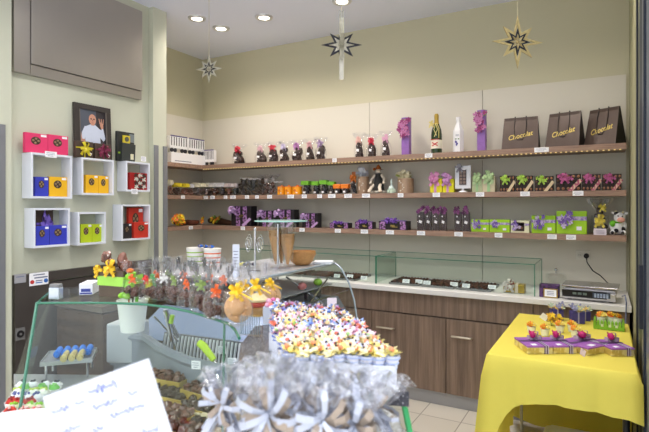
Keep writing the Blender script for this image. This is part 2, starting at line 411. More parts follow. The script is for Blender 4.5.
# paper carrier bags that read Chocolat
def carrier(w=.3, h=.25, d=.15, fold=True):
    t = thing('paper_bag')
    def bod(b):
        v = [b.verts.new(p) for p in ((-w/2,-d/2,0),(w/2,-d/2,0),(w/2,d/2,0),(-w/2,d/2,0),(-w/2+.012,-.006,h),(w/2-.012,-.006,h),(w/2-.012,.006,h),(-w/2+.012,.006,h),(w/2-.03,0,h*.45),(-w/2+.03,0,h*.45))]
        for q in ((0,1,5,4),(3,7,6,2),(0,3,2,1)): b.faces.new([v[k] for k in q])
        for q in ((1,2,6,5),(0,4,7,3)): b.faces.new([v[k] for k in q]).material_index = 1
        box(b, (0,-.013,h-.014), (w-.04,.003,.02), (.17,0,0))
    part(t, 'paper_body', bod, [mat((98,82,74), .32, .15, .25, 14, bump=.4), mat((34,28,28), .5, 0, .2)])
    def hnd(b):
        pts = [(x,-(d/2-.006)*(1-z/h)-.0105,z) for x,z in ((-.045,h-.01),(-.05,h*.75),(-.045,h*.45),(-.02,h*.3),(.02,h*.3),(.045,h*.45),(.05,h*.75),(.045,h-.01))]
        tube(b, pts, .0028, 6)
        sph(b, (-.045,-.012,h+.002), .006, n=6); sph(b, (.045,-.012,h+.002), .006, n=6)
    part(t, 'cord_handle', hnd, BLACK, True)
    ang = math.atan2(h, -d/2+.044)
    wr = writing('lettering', 'Chocolat', .054, mat((225,200,110), .3, .3), t, (0,-(d/2-.006)*(1-.42)-.0085,h*.42), (R(90)-math.atan2(d/2-.006,h),0,0), .25)
    wr.data.transform(Matrix.Rotation(R(10),4,'Z'))
    return t
pb = carrier()
lab = ['leftmost of the three', 'middle of the three', 'rightmost of the three']
ca = [thing]; bags = [(503,539.5,117.5,0),(546,585,112.5,R(-16)),(589.5,630,108,R(-30))]
for k, (a, b, yt, rz) in enumerate(bags):
    o = pb if k == 0 else dup(pb)
    Y = 4.30; X0, z0 = onY(a, Y); X1, z1 = onY(b, Y)
    W = (X1-X0)/(math.cos(rz)+.45*math.sin(-rz)); H = hz(yt, (z0+z1)/2)-SZ[0]
    put(o, ((X0+X1)/2-(.03 if k == 2 else 0), Y, SZ[0]), rz, (W/.3, 1, H/.25))
    tag(o, 'brown paper carrier bag with gold Chocolat lettering, %s on the top shelf' % lab[k], 'paper bag', 'paper carrier bags on the top shelf')
card(541.5, 0, 'the brown paper bags', 1.55)
# tram shaped boxes in the alcove
def tram():
    t = thing('tram_box')
    part(t, 'carton', lambda b: (box(b, (0,0,.075), (.19,.05,.09), bev=.004)), WHITE)
    def wi(b):
        for k in range(7): box(b, (-.078+k*.026,-.0258,.082), (.0085,.002,.062))
        for x in (-.055,.055):
            for s in (-.018,.018): cyl(b, (x+s,-.018,.018), .0155, .012, (R(90),0,0), 14)
    part(t, 'windows_and_wheels', wi, mat((40,40,48), .4))
    part(t, 'roof_stripe', lambda b: box(b, (0,-.0258,.121), (.18,.002,.008)), mat((80,70,130), .5))
    return t
bx_ = thing('white_box')
part(bx_, 'carton', lambda b: box(b, (0,0,.045), (.44,.10,.09), bev=.003), WHITE)
part(bx_, 'printed_line', lambda b: box(b, (-.08,-.0508,.022), (.2,.002,.006)), INK)
Yt, zt = onX(187, -4.0)
Y0 = onX(168,-4.0)[0]; Y1 = 4.30
put(tag(bx_, 'long plain white carton under the tram shaped boxes on the top shelf', 'box'), (-4.0,(Y0+Y1)/2,SZ[0]), R(90), ((Y1-Y0)/.44,1,1.3))
tr = tram(); put(tag(tr, 'white tram shaped box with black windows and wheels, nearer the pillar', 'tram box', 'tram boxes on the top shelf'), (-4.0,Y0+(Y1-Y0)*.25,SZ[0]+.1175), R(90), ((Y1-Y0)*.485/.19,1,1.45))
tr = dup(tr); put(tag(tr, 'white tram shaped box with black windows and wheels, in the corner of the wall', 'tram box', 'tram boxes on the top shelf'), (-4.0,Y0+(Y1-Y0)*.75,SZ[0]+.1175), R(90), ((Y1-Y0)*.485/.19,1,1.45))
tr = dup(tr); put(tag(tr, 'white tram shaped box standing flat on the top shelf just right of the wall corner', 'tram box', 'tram boxes on the top shelf'), (onY(209.5,4.3)[0],4.31,SZ[0]), R(8), (.72,1,1.5))
# jars
def jar(lid, fill, lidtag):
    t = thing('glass_jar')
    part(t, 'glass', lambda b: lathe(b, [(.001,.002),(.04,.003),(.044,.012),(.044,.072),(.038,.08)], n=16), JAR, True)
    def fl(b):
        q = random.Random(3)
        for k in range(22): lump(b, (q.uniform(-.03,.03),q.uniform(-.03,.03),.014+q.uniform(0,.05)), .015, k, amt=.2, sub=1)
    part(t, 'sweets', fl, mat(fill, .5, 0, .5, 60))
    part(t, 'lid', lambda b: cyl(b, (0,0,.099), .043, .038, n=16), mat(lid, .5))
    if lidtag: part(t, 'label', lambda b: box(b, (0,-.0455,.098), (.062,.003,.032), (-.1,0,0)), mat(lid, .5, 0, .05))
    return t
CR = (235,230,205); YE = (225,205,45)
for x0, x1, yt, lid, fill, d in [(167.5,172,180,CR,(150,110,90),'cream lidded jar of sweets half hidden by the pillar'),(173,179.8,183,YE,(90,60,50),'jar with yellow label nearest the pillar'),
  (181.8,187.5,183.5,YE,(160,110,90),'jar with yellow label, second from the pillar'),(188,192.5,184,(225,225,230),(140,100,85),'narrow white topped jar in the alcove'),(193.5,201.5,183,CR,(150,140,140),'wide cream lidded jar left of the wall corner')]:
    o = make(('jar',lid,fill), lambda: jar(lid, fill, True))
    tag(fitL(o, (.088,.088,.118), x0, x1, yt, 1), 'glass '+d+' on the middle shelf', 'jar', 'jars in the alcove')
for x0, x1, yt, lid, fill, d in [(203,210.3,183,CR,(150,130,125),'cream lidded jar of pale sweets right of the wall corner'),(211,218.3,183,(220,218,216),(130,85,65),'white topped jar of brown sweets, second right of the wall corner'),
  (218.7,225.6,183,(222,222,226),(80,70,70),'white topped jar of dark sweets, third right of the wall corner'),(226,231.8,183.3,(220,205,205),(150,105,90),'pinkish topped narrow jar, fourth right of the wall corner'),(232.1,238,183.5,(215,205,205),(70,75,70),'greyish topped narrow jar beside the upright chocolate bags')]:
    o = make(('jar',lid,fill), lambda: jar(lid, fill, True))
    tag(fit(o, (.088,.088,.118), x0, x1, yt, 1, 4.27), 'glass '+d, 'jar', 'jars right of the wall corner')
# upright bags of chocolate bark
def bark(seed, c):
    t = thing('chocolate_bag'); q = random.Random(seed)
    def f(b):
        for k in range(14): box(b, (q.uniform(-.016,.016),q.uniform(-.015,.015),.02+k*.0105), (.046,.02,.02), (q.random()*.5,q.random(),q.random()*.5))
    part(t, 'chocolate_pieces', f, mat(c, .5, 0, .6, 50))
    part(t, 'clear_sleeve', lambda b: lathe(b, [(.001,.001),(.03,.002),(.032,.08),(.03,.16),(.012,.17),(.03,.19)], n=10, wob=lambda k,j: 1+.06*(j%2)), CELLO)
    part(t, 'top_fold', lambda b: box(b, (0,-.002,.17), (.05,.012,.016)), mat((225,220,218), .5))
    return t
for k, (x, yt, ry, c, d) in enumerate([(243,177,.05,(60,45,38),'leftmost'),(248,177,.1,(85,75,60),'second from the left'),(252.5,177,.12,(60,62,60),'third from the left'),(257.5,177,.18,(105,92,75),'fourth from the left'),(262.5,177.5,.3,(80,55,45),'leaning one')]):
    o = fit(bark(k, c), (.064,.064,.19), x-3.4, x+3.4, yt, 1, 4.28); o.rotation_euler = (0,ry,0)
    tag(o, 'upright clear bag of dark chocolate pieces, %s in the row' % d, 'chocolate bag', 'upright bags of chocolate pieces')
for k, (x, yt, w, d) in enumerate([(268,175,5,'left one of two beside the clear tubes'),(274,174,5,'right one of two beside the clear tubes')]):
    def g(seed=k):
        t = thing('truffle_bag')
        part(t, 'truffles', lambda b: [lump(b, (random.Random(j+seed).uniform(-.024,.024),random.Random(j*3+seed).uniform(-.022,.022),.018+.0085*j), .017, j, sub=1) for j in range(13)], MCHOC)
        part(t, 'cellophane_wrap', lambda b: wrap(b, .1, .2, .7, seed+40), CELLO)
        part(t, 'bow', lambda b: bow(b, (0,-.014,.145), .026, 5, seed), mat((205,200,200), .4, .3))
        return t
    o = fit(g(), (.1,.1,.2), x-w, x+w, yt, 1, 4.27); tag(o, 'bag of brown truffles with silver bow, %s' % d, 'truffle bag', 'truffle bags on the middle shelf')
def ctube():
    t = thing('clear_tube'); part(t, 'tube_wall', lambda b: lathe(b, [(.001,.001),(.02,.002),(.02,.12)], n=14), JAR, True)
    part(t, 'cap', lambda b: cyl(b, (0,0,.124), .0205, .01, n=14), mat((200,195,195), .4)); return t
for x, d in ((276.3,'left'),(281,'right')):
    tag(fit(make('ct', ctube), (.04,.04,.129), x-1.8, x+1.8, 181.5, 1, 4.22), 'narrow clear plastic tube behind the orange tins, %s one' % d, 'tube', 'clear tubes')
def otin():
    t = thing('orange_tin')
    part(t, 'can', lambda b: lathe(b, [(.001,0),(.035,0),(.035,.08),(.001,.08)], n=18), mat((245,165,25), .4, 0, .05), True)
    part(t, 'lid', lambda b: (cyl(b, (0,0,.084), .036, .01, n=18), sph(b, (.01,-.01,.094), .012, n=8)), mat((240,130,40), .4))
    part(t, 'picture', lambda b: (sph(b, (0,-.0352,.045), (.012,.002,.014), n=8), box(b, (.016,-.034,.02), (.012,.003,.01), i=1)), [mat((215,110,30), .5), PAPER])
    return t
for x0,x1,d in ((278,284.8,'left'),(285.2,292,'middle'),(293,301.5,'right, widest')):
    tag(fit(make('ot', otin), (.072,.072,.1), x0, x1, 185.5, 1, 4.25), 'orange tin of sweets on the middle shelf, %s of the three' % d, 'tin', 'orange tins')
def gjar(top, c, low=False):
    def f():
        t = thing('sweet_tub'); h = .05 if low else .085
        part(t, 'tub', lambda b: lathe(b, [(.001,.001),(.036,.002),(.041,h),(.039,h+.004)], n=16), JAR, True)
        part(t, 'sweets', lambda b: [lump(b, (random.Random(j).uniform(-.024,.024),random.Random(j+50).uniform(-.024,.024),.012+(.022 if low else .058)*random.Random(j+9).random()), .014, j, sub=1) for j in range(20)], mat(c, .5, 0, .5, 60))
        part(t, 'band', lambda b: (box(b, (0,-.012,h+.01), (.078,.056,.034), bev=.004)), mat(top, .5, 0, .1))
        part(t, 'sticker', lambda b: box(b, (0,-.041,.018), (.022,.003,.014)), PAPER)
        return t
    return f
GN = (130,205,60)
for x0,x1,yt,top,c,low,d in [(302.8,310.8,181.3,GN,(50,42,45),0,'green topped tub of dark sweets next to the orange tins'),(313,320.3,181.6,GN,(50,42,45),0,'green topped tub of dark sweets, second from the orange tins'),
  (320.8,328.6,180.5,GN,(60,52,50),0,'tall green topped tub of dark sweets, third from the orange tins'),(329,336,182,GN,(70,58,50),0,'green topped tub beside the orange topped ones'),
  (334.5,342,184.5,(235,130,40),(50,35,35),1,'low orange topped tub of dark sweets, left one'),(342.3,350,184.5,(235,130,40),(50,35,35),1,'low orange topped tub of dark sweets, right one')]:
    o = make(('gj',top,c), gjar(top,c,low)); h = .075 if low else .11
    tag(fit(o, (.082,.082,h), x0, x1, yt, 1, 4.24 if low else 4.28), d+' on the middle shelf', 'tub', 'tubs of sweets')
t = thing('chocolate_bag')
part(t, 'chocolate', lambda b: (lump(b, (0,0,.05), (.03,.022,.05), 5), lump(b, (.005,0,.11), (.02,.016,.03), 6)), mat((38,30,32), .35, 0, .3, 40))
part(t, 'bow', lambda b: bow(b, (0,-.012,.15), .045, 7, 3), mat((215,120,40), .4, 0, .2))
part(t, 'cellophane_wrap', lambda b: wrap(b, .085, .19, .75, 77), CELLO)
tag(fit(t, (.085,.085,.19), 350.3, 357.6, 172, 1), 'black chocolate in clear wrap with copper orange bow beside the tan tin', 'chocolate bag')
def tantin(seed, bcol, bcol2):
    t = thing('tan_tin')
    part(t, 'can', lambda b: (lathe(b, [(.001,0),(.048,0),(.048,.12),(.001,.12)], n=22)), mat((178,150,125), .4, .2, .3, 35), True)
    part(t, 'white_motif', lambda b: [sph(b, (random.Random(k+seed).uniform(-.028,.028),-.0445,.02+.013*k), (.007,.005,.006), n=6) for k in range(7)], mat((215,205,190), .5))
    def fl(b):
        q = random.Random(seed)
        for k in range(9): flower(b, (q.uniform(-.04,.04),q.uniform(-.035,.01),.13+q.uniform(0,.03)), .022, 6, k, up=(q.uniform(-.5,.5),-.6,.8), i=k%2)
        bow(b, (0,-.01,.15), .05, 8, seed, i=1)
    part(t, 'ribbon_top', fl, [mat(bcol, .5, 0, .2), mat(bcol2, .4, .2, .2)])
    return t
tag(fit(tantin(2, (225,225,235), (200,205,215)), (.096,.096,.185), 358, 368.6, 167.5, 1), 'tan round tin topped with a silvery bow, left of the doll', 'tin')
tag(fit(tantin(8, (170,185,90), (225,215,180)), (.096,.096,.175), 398, 413.4, 172, 1), 'tan round tin topped with green and cream ribbon, right of the glass bottle', 'tin')
# doll
t = thing('straw_doll')
part(t, 'body', lambda b: (sph(b, (0,0,.13), (.026,.022,.04)), sph(b, (0,-.002,.185), (.02,.019,.022)), tube(b, [(-.02,0,.155),(-.05,-.01,.12),(-.055,-.03,.08)], .010, 8), tube(b, [(.02,0,.155),(.05,-.01,.12),(.055,-.03,.08)], .010, 8), tube(b, [(-.018,0,.09),(-.035,-.05,.05),(-.05,-.07,.012)], .012, 8), tube(b, [(.018,0,.09),(.03,-.05,.05),(.045,-.07,.012)], .012, 8)), mat((226,214,196), .7, 0, .1), True)
part(t, 'dress', lambda b: (lathe(b, [(.045,.03),(.04,.08),(.028,.12),(.024,.15),(.026,.165)], n=16)), mat((45,45,45), .7, 0, .2), True)
part(t, 'hat', lambda b: (lathe(b, [(.04,.197),(.022,.2),(.018,.215),(.004,.238),(.001,.238)], n=16), sph(b, (-.025,-.02,.2), (.012,.008,.012), n=8)), mat((175,95,35), .7, 0, .3), True)
part(t, 'lace_base', lambda b: [flower(b, (.05*math.cos(a),-.02+.04*math.sin(a),.012), .02, 6, int(a*9), up=(0,-.5,1)) for a in (0,1,2,3,4,5)], mat((225,222,210), .7))
tag(fit(t, (.13,.13,.238), 370.5, 386.5, 164.5, 1), 'small straw doll in black dress and orange hat sitting on the shelf', 'doll')
t = thing('glass_bottle')
part(t, 'flask', lambda b: lathe(b, [(.001,.002),(.03,.003),(.036,.03),(.028,.055),(.010,.07),(.009,.12),(.001,.121)], n=16), mat((205,225,222), .1, 0, .1, 30, .7), True)
part(t, 'ruffle', lambda b: [flower(b, (.036*math.cos(a),-.0+.036*math.sin(a),.02), .024, 6, int(a*9), up=(math.cos(a),math.sin(a)-.4,.3)) for a in (0,1,2,3,4,5,5.6)], mat((205,225,205), .6))
tag(fit(t, (.11,.11,.121), 386.8, 396, 179, 1, 4.25), 'little pale glass bottle with green white ruffle, right of the doll', 'bottle')
def ybag(seed):
    t = thing('gift_bag')
    part(t, 'bag', lambda b: box(b, (0,0,.055), (.1,.06,.11), bev=.004), mat((238,232,40), .5, 0, .05))
    part(t, 'ribbon_band', lambda b: box(b, (-.005,-.0315,.055), (.02,.003,.108)), mat((215,160,205), .5))
    part(t, 'bow', lambda b: bow(b, (-.01,-.035,.115), .055, 9, seed), mat((225,150,200), .4, 0, .15)); return t
tag(fit(ybag(1), (.1,.06,.15), 431, 443, 173.5, 1), 'yellow gift bag with pink bow, left one of the two', 'gift bag', 'yellow gift bags')
o = ybag(5); [c for c in o.children if c.name.startswith('bow')][0].data.materials[0] = mat((205,150,205), .4, 0, .15)
tag(fit(o, (.1,.06,.15), 443.5, 454.6, 174, 1), 'yellow gift bag with mauve bow beside the white display frame', 'gift bag', 'yellow gift bags')
t = thing('pedestal_stand')
part(t, 'frame', lambda b: (box(b, (0,.004,.1), (.11,.012,.15), bev=.003), lathe(b, [(.001,0),(.032,.001),(.028,.008),(.008,.014),(.008,.026)], n=16)), mat((232,235,242), .3))
part(t, 'chocolate_window', lambda b: (box(b, (0,-.004,.1), (.05,.006,.1)), [box(b, (sx*.012,-.008,.065+.022*k), (.018,.004,.016), i=1) for sx in (-1,1) for k in range(4)]), [mat((75,65,70), .5), mat((140,120,110), .4)])
part(t, 'grey_bow', lambda b: bow(b, (-.02,-.012,.165), .03, 6, 2), mat((150,150,160), .4, .3))
part(t, 'sticker', lambda b: box(b, (.01,-.009,.152), (.022,.002,.012)), PAPER)
tag(fit(t, (.11,.06,.176), 455, 470.8, 165.5, 1, 4.26), 'white pedestal frame holding chocolate with a grey bow', 'frame stand')
def gpack(seed, fw):
    t = thing('gift_box')
    part(t, 'box', lambda b: box(b, (0,0,.06), (.1,.07,.12), bev=.004), mat((190,200,160) if seed == 1 else (222,214,180), .5, 0, .2, 30))
    part(t, 'ribbon_band', lambda b: box(b, (0,-.036,.06), (.022,.003,.118)), mat((160,205,150), .5))
    part(t, 'bow', lambda b: (bow(b, (0,-.04,.12), .05, 9, seed), [flower(b, (random.Random(k).uniform(-.03,.03),-.045,.07+.012*k), .018, 5, k) for k in range(4)]), mat((190,220,165), .5, 0, .2)); return t
tag(fit(gpack(1,0), (.1,.07,.155), 472.8, 482.8, 173.5, 1), 'sage green gift box with pale green bow, right of the white frame', 'gift box', 'pale green bowed boxes')
tag(fit(gpack(4,1), (.1,.07,.16), 483.2, 495.8, 171.5, 1), 'cream gift box with large pale green bow, second from the white frame', 'gift box', 'pale green bowed boxes')
def praline(col, seed, w=.15, full=True):
    def f():
        t = thing('praline_box'); h = .12
        part(t, 'box', lambda b: box(b, (0,0,h/2), (w,.05,h), bev=.002), mat((46,34,30), .5, 0, .2))
        def pr(b):
            nx = int(w/.026)
            for a in range(nx):
                for c in range(4): sph(b, (-w/2+.016+a*(w-.03)/(nx-1),-.026,.018+c*.028), (.0105,.007,.0105), n=6, i=(a*3+c*5+seed)%3)
        part(t, 'pralines', pr, [DCHOC, mat((150,105,75), .5), mat((85,58,45), .5)], True)
        part(t, 'ribbon_band', lambda b: box(b, (w*.28,-.034,h*.3), (.024,.002,.11), (0,.7,0)), mat((215,190,160), .5, 0, .3, 60, c2=(170,70,110) if col[1] < 120 else (215,200,160)))
        part(t, 'bow', lambda b: (bow(b, (-w*.12,-.036,h*.78), .036, 6, seed), [flower(b, (-w*.12+x,-.04,h*.78+z), .02, 5, seed+k) for k, (x,z) in enumerate(((-.03,.01),(.035,-.005),(.0,.02)))]), mat(col, .5, 0, .25)); return t
    return f
GB = (175,215,85); MB_ = (190,95,150)
for k, (x0,x1,yt,c,cn,d) in enumerate([(500,515,175.5,GB,'lime green','leftmost of the three lime bowed ones'),(516,533,175.5,GB,'lime green','middle of the three lime bowed ones'),(535,553.5,176,GB,'lime green','rightmost of the three lime bowed ones'),
   (556,581,174,MB_,'magenta','widest, leftmost of the three magenta bowed ones'),(582,600.8,174,MB_,'magenta','middle of the three magenta bowed ones'),(602,621.5,173.8,MB_,'magenta','nearest the shelf end')]):
    o = praline(c, k*3+1, .15)(); tag(fit(o, (.15,.06,.122), x0, x1, yt, 1, 4.25, dmax=.07), 'dark praline box with %s bow, %s' % (cn, d), 'praline box', 'praline boxes on the middle shelf')
for x, w, a in ((183,'the yellow labelled jars in the alcove',1),):
    card(x, 1, w, .8, True)
for x, w, s in ((205.7,'the first jar right of the corner',.85),(212.5,'the second jar right of the corner',.95),(225.5,'the jar of dark sweets',.75),(233,'the narrow greyish jar',1.1),(247,'the upright bags of chocolate pieces',.8),(257,'the leaning chocolate bag',.7),(269.6,'the truffle bags',.9),
   (290.7,'the orange tins',1.15),(304.3,'the first green topped tub',.85),(319.6,'the tall green topped tub',.8),(331.8,'the fourth green topped tub',1.2),(348,'the orange topped tubs',1.2),(366,'the tan tin with silvery bow',1.2),(400.6,'the tan tin with green ribbon',.8),(436.3,'the yellow gift bags',.95),(480,'the pale green bowed boxes',1),(525,'the lime bowed praline boxes',1.05),(578,'the magenta bowed praline boxes',1.1)):
    card(x, 1, w, s)
# ---- bottom shelf ----
def autumn(seed, n, spread, wood_=True):
    t = thing('flower_arrangement'); q = random.Random(seed)
    def fl(b):
        for k in range(n):
            flower(b, (q.uniform(-spread,spread),-.03+q.uniform(-.02,.02),.02+q.uniform(0,.7)*.1*(1.2 if spread < .05 else .6)), q.uniform(.02,.028), 7, k, i=k%3, j=(k+1)%3, up=(q.uniform(-.5,.5),-1,q.uniform(0,.9)))
    part(t, 'blossoms', fl, [ORANGE, YELLOW, mat((150,140,50), .6)])
    return t
o = autumn(3, 26, .05); o.children[0].location.z = 0
tag(fitL(o, (.14,.1,.11), 167.5, 182, 209, 2, X=-3.97), 'orange and yellow autumn blossoms against the pillar on the bottom shelf', 'flowers')
t = thing('wood_tray'); part(t, 'bowl', lambda b: (tube(b, [(-.16,0,.03),(-.1,0,.035),(0,0,.03),(.1,0,.035),(.16,0,.035)], [.018,.03,.032,.03,.02], 10)), mat((72,46,32), .6, 0, .4, 30), True)
tag(put(t, (-4.03,onX(183,-4.03)[0],SZ[2]+.001), R(90), (.8,1,1)), 'dark brown wooden log tray behind the autumn blossoms', 'tray')
t = thing('brown_basket'); part(t, 'shell', lambda b: lathe(b, [(.001,.0),(.04,.001),(.062,.018),(.066,.045),(.058,.05),(.052,.03),(.001,.02)], n=20, wob=lambda k,j: 1+.03*math.sin(j*5)), mat((105,60,42), .5, 0, .3, 40), True)
tag(put(t, (-4.0,onX(192.5,-4.0)[0],SZ[2]), 0, (1,1.25,1.1)), 'reddish brown oval basket in the alcove on the bottom shelf', 'basket')
o = autumn(12, 7, .03); tag(put(o, (onY(204.5,4.24)[0],4.25,SZ[2])), 'small knot of orange blossoms in the wall corner of the bottom shelf', 'flowers')
t = thing('log_planter'); part(t, 'log', lambda b: (tube(b, [(-.19,.02,.045),(-.1,.01,.05),(.0,0,.04),(.1,-.01,.03),(.19,-.02,.025)], [.03,.042,.038,.03,.02], 10)), mat((78,50,34), .6, 0, .4, 30), True)
def fl(b):
    q = random.Random(2)
    for k in range(16): flower(b, (-.08+q.uniform(-.02,.1),-.05,.045+q.uniform(-.025,.045)), .024, 7, k, i=k%3, up=(q.uniform(-.5,.5),-1,.5))
part(t, 'blossoms', fl, [ORANGE, YELLOW, mat((120,150,60), .6)])
tag(put(t, (onY(219.5,4.29)[0],4.32,SZ[2]+.001)), 'long dark wooden log with orange and yellow blossoms left of the tall purple box', 'planter')
FLOR = mat((172,125,185), .5, 0, .3, 60, c2=(70,48,72))
def dbox(w, h, seed, lowb=False):
    def f():
        t = thing('gift_box')
        part(t, 'box', lambda b: box(b, (0,0,h/2), (w,.07,h), bev=.002), mat((34,28,34), .4, 0, .2))
        if not lowb:
            part(t, 'patterned_band', lambda b: box(b, (-w*.14,-.0362,h*.5), (w*.2,.002,h*.98)), FLOR)
            part(t, 'patterned_band', lambda b: box(b, (w*.2,-.0362,h*.5), (w*.2,.002,h*.98)), FLOR)
            part(t, 'gold_label', lambda b: box(b, (.02*w,-.038,h*.5), (w*.24,.003,h*.12)), mat((50,45,35), .4, .3, c2=(150,130,70)))
            part(t, 'ribbon_band', lambda b: box(b, (w*.3,-.0395,h*.2), (w*.13,.002,h*.5), (0,.75,0)), mat((200,165,215), .4))
            part(t, 'bow', lambda b: bow(b, (-w*.36,-.042,h*.82), w*.26, 5, seed, w=.6), mat((196,160,212), .4, 0, .25))
        else:
            for sx in (-.36,.36): part(t, 'patterned_band', lambda b: box(b, (w*sx,-.0362,h*.5), (w*.2,.002,h*.9)), FLOR)
            part(t, 'gold_label', lambda b: box(b, (.05*w,-.038,h*.42), (w*.25,.003,h*.3)), mat((50,45,35), .4, .3, c2=(150,130,70)))
            part(t, 'bow', lambda b: (bow(b, (-w*.15,-.025,h*1.05), w*.2, 7, seed, tails=0), bow(b, (w*.05,-.025,h*1.03), w*.18, 6, seed+1, tails=0), box(b, (0,-.015,h+.004), (w*.9,.02,.006))), mat((120,75,175), .4, 0, .2))
        return t
    return f
for k, (x0,x1,yt,d) in enumerate([(234.5,254,206,'tallest, at the left end'),(261,277,210.5,'second from the left'),(278.5,296.7,209.5,'third from the left, behind the cone stand'),(304,319.8,213,'fourth from the left')]):
    o = dbox(.17,.19,k+2)(); tag(fit(o, (.17,.09,.19), x0, x1, yt, 2, 4.25), 'upright black and purple box with lilac bow, %s' % d, 'gift box', 'purple and black gift boxes')
for k, (x0,x1,yt,d) in enumerate([(331.5,350.5,221.8,'left'),(356.5,374.5,220.5,'middle'),(381,409,219.5,'widest, right')]):
    o = dbox(.18,.085,k+12,True)(); tag(fit(o, (.18,.08,.1), x0, x1, yt, 2, 4.25), 'low black gift box with dark purple ribbon, %s of the three' % d, 'gift box', 'low purple ribboned boxes')
def fbar(seed):
    t = thing('chocolate_bar')
    part(t, 'bar', lambda b: (box(b, (0,0,.075), (.07,.02,.15), bev=.003), [box(b, (sx*.016,-.0115,.02+.022*k), (.026,.004,.016)) for sx in (-1,1) for k in range(5)]), mat((70,52,50), .4, 0, .4, 60))
    part(t, 'flowers', lambda b: [flower(b, (random.Random(seed+k).uniform(-.034,.034),-.014,.165+random.Random(seed*3+k).uniform(-.02,.025)), .02, 6, k, i=k%2) for k in range(9)], [mat((105,45,95), .5, 0, .3), mat((160,90,150), .5)])
    part(t, 'sticker', lambda b: box(b, (.0,-.0155,.07), (.03,.002,.022), (0,.3,0)), PAPER)
    part(t, 'sticker', lambda b: box(b, (-.01,-.0155,.115), (.012,.002,.012), (0,.5,0)), PAPER)
    part(t, 'cellophane_sleeve', lambda b: box(b, (0,0,.076), (.078,.03,.152), bev=.004), CELLO); return t
for k, (x0,x1,d) in enumerate([(417,424.7,'first of the four left ones'),(425,432.2,'second of the four left ones'),(432.6,439.6,'third of the four left ones'),(440,447,'last of the four left ones'),(454.5,462,'left one of the pair'),(462.4,470.3,'right one of the pair')]):
    tag(fit(fbar(k*7), (.078,.03,.19), x0, x1, 207, 2, 4.25), 'upright chocolate bar topped with dark purple flowers, %s' % d, 'chocolate bar', 'flower topped chocolate bars')
def green_box(seed, w=.17, h=.11, white=False):
    t = thing('gift_box')
    part(t, 'box', lambda b: box(b, (0,0,h/2), (w,.06,h), bev=.003), mat((225,225,190) if white else (165,215,40), .5, 0, .05))
    if white: part(t, 'window', lambda b: (box(b, (-.01,-.031,h*.5), (w*.6,.003,h*.7)), [sph(b, (-.04+.028*k,-.033,h*.4), (.011,.005,.011), n=6, i=1) for k in range(3)]), [mat((60,42,36), .5), mat((130,95,75), .5)])
    part(t, 'ribbon_band', lambda b: box(b, (.0,-.0315,h*.68), (w,.002,h*.17)), mat((205,195,215), .5, 0, .3, 60, c2=(140,115,190)))
    part(t, 'flower_bow', lambda b: (bow(b, (-w*.22,-.036,h*.62), h*.24, 5, seed), [flower(b, (-w*.2+random.Random(seed+k).uniform(-.035,.035),-.042,h*.62+random.Random(seed+k*7).uniform(-.035,.035)), .018, 6, k, i=k%2) for k in range(9)]), [mat((135,105,190), .5, 0, .2), mat((205,190,225), .5)])
    if not white: part(t, 'sticker', lambda b: box(b, (w*.25,-.0325,h*.25), (.028,.002,.018)), PAPER)
    return t
for k, (x0,x1,yt,wh,d) in enumerate([(472,489.6,219.5,0,'lime green gift box with purple flowers, leftmost of the lime ones'),(490.2,510.3,219.5,0,'lime green gift box with purple flowers, second lime one from the left'),(511.2,529.6,220.5,1,'cream gift box with chocolate window and purple bow'),(532,556,215.5,0,'lime green gift box with purple flowers, third lime one from the left'),(556.8,587,211,0,'largest lime green gift box with a big purple bow')]):
    o = green_box(k*5, white=wh); tag(fit(o, (.17,.075,.11), x0, x1, yt, 2, 4.25 if k < 3 else 4.27), d, 'gift box', 'lime gift boxes')
t = thing('silver_bouquet')
part(t, 'cellophane_wrap', lambda b: wrap(b, .14, .25, .62, 5), CELLO2)
part(t, 'silver_balls', lambda b: [sph(b, (random.Random(k).uniform(-.04,.04),random.Random(k+5).uniform(-.03,.03),.03+.012*k), .02, n=8, i=k%2) for k in range(13)], [mat((150,145,145), .2, .8), mat((110,100,100), .3, .6)], True)
part(t, 'yellow_ribbon', lambda b: (bow(b, (0,-.06,.1), .045, 7, 3), bow(b, (.02,-.05,.19), .03, 6, 4)), mat((235,215,90), .4))
tag(fit(t, (.14,.14,.25), 589.5, 610, 198.5, 2, 4.31), 'silver balls in cellophane with yellow ribbons beside the toy cow', 'bouquet')
t = thing('small_sign'); part(t, 'card', lambda b: (box(b, (0,0,.025), (.075,.003,.05), (-.15,0,0)), [box(b, (0,-.005,.015+.01*k), (.05,.001,.002), (-.15,0,0), 1) for k in range(3)]), [mat((215,205,215), .5), INK])
tag(put(t, (onY(600,4.19)[0],4.19,SZ[2]), 0, (1.1,1,.95)), 'small pale sign card standing in front of the silver bouquet', 'sign')
t = thing('toy_cow')
cw = part(t, 'body', lambda b: (sph(b, (0,0,.05), (.045,.035,.048), n=16), sph(b, (.01,-.02,.115), (.036,.032,.034), n=16), sph(b, (-.034,-.04,.016), (.018,.024,.017)), sph(b, (.036,-.04,.016), (.018,.024,.017)), sph(b, (-.04,-.02,.06), (.014,.014,.03)), sph(b, (.042,-.02,.06), (.014,.014,.03)), sph(b, (-.03,-.015,.145), (.016,.008,.009), (0,.5,0)), sph(b, (.05,-.015,.14), (.016,.008,.009), (0,-.5,0))), mat((235,235,238), .9, 0, .05, 60), True)
md = cw.modifiers.new('r', 'REMESH'); md.mode = 'VOXEL'; md.voxel_size = .004; md.use_smooth_shade = True
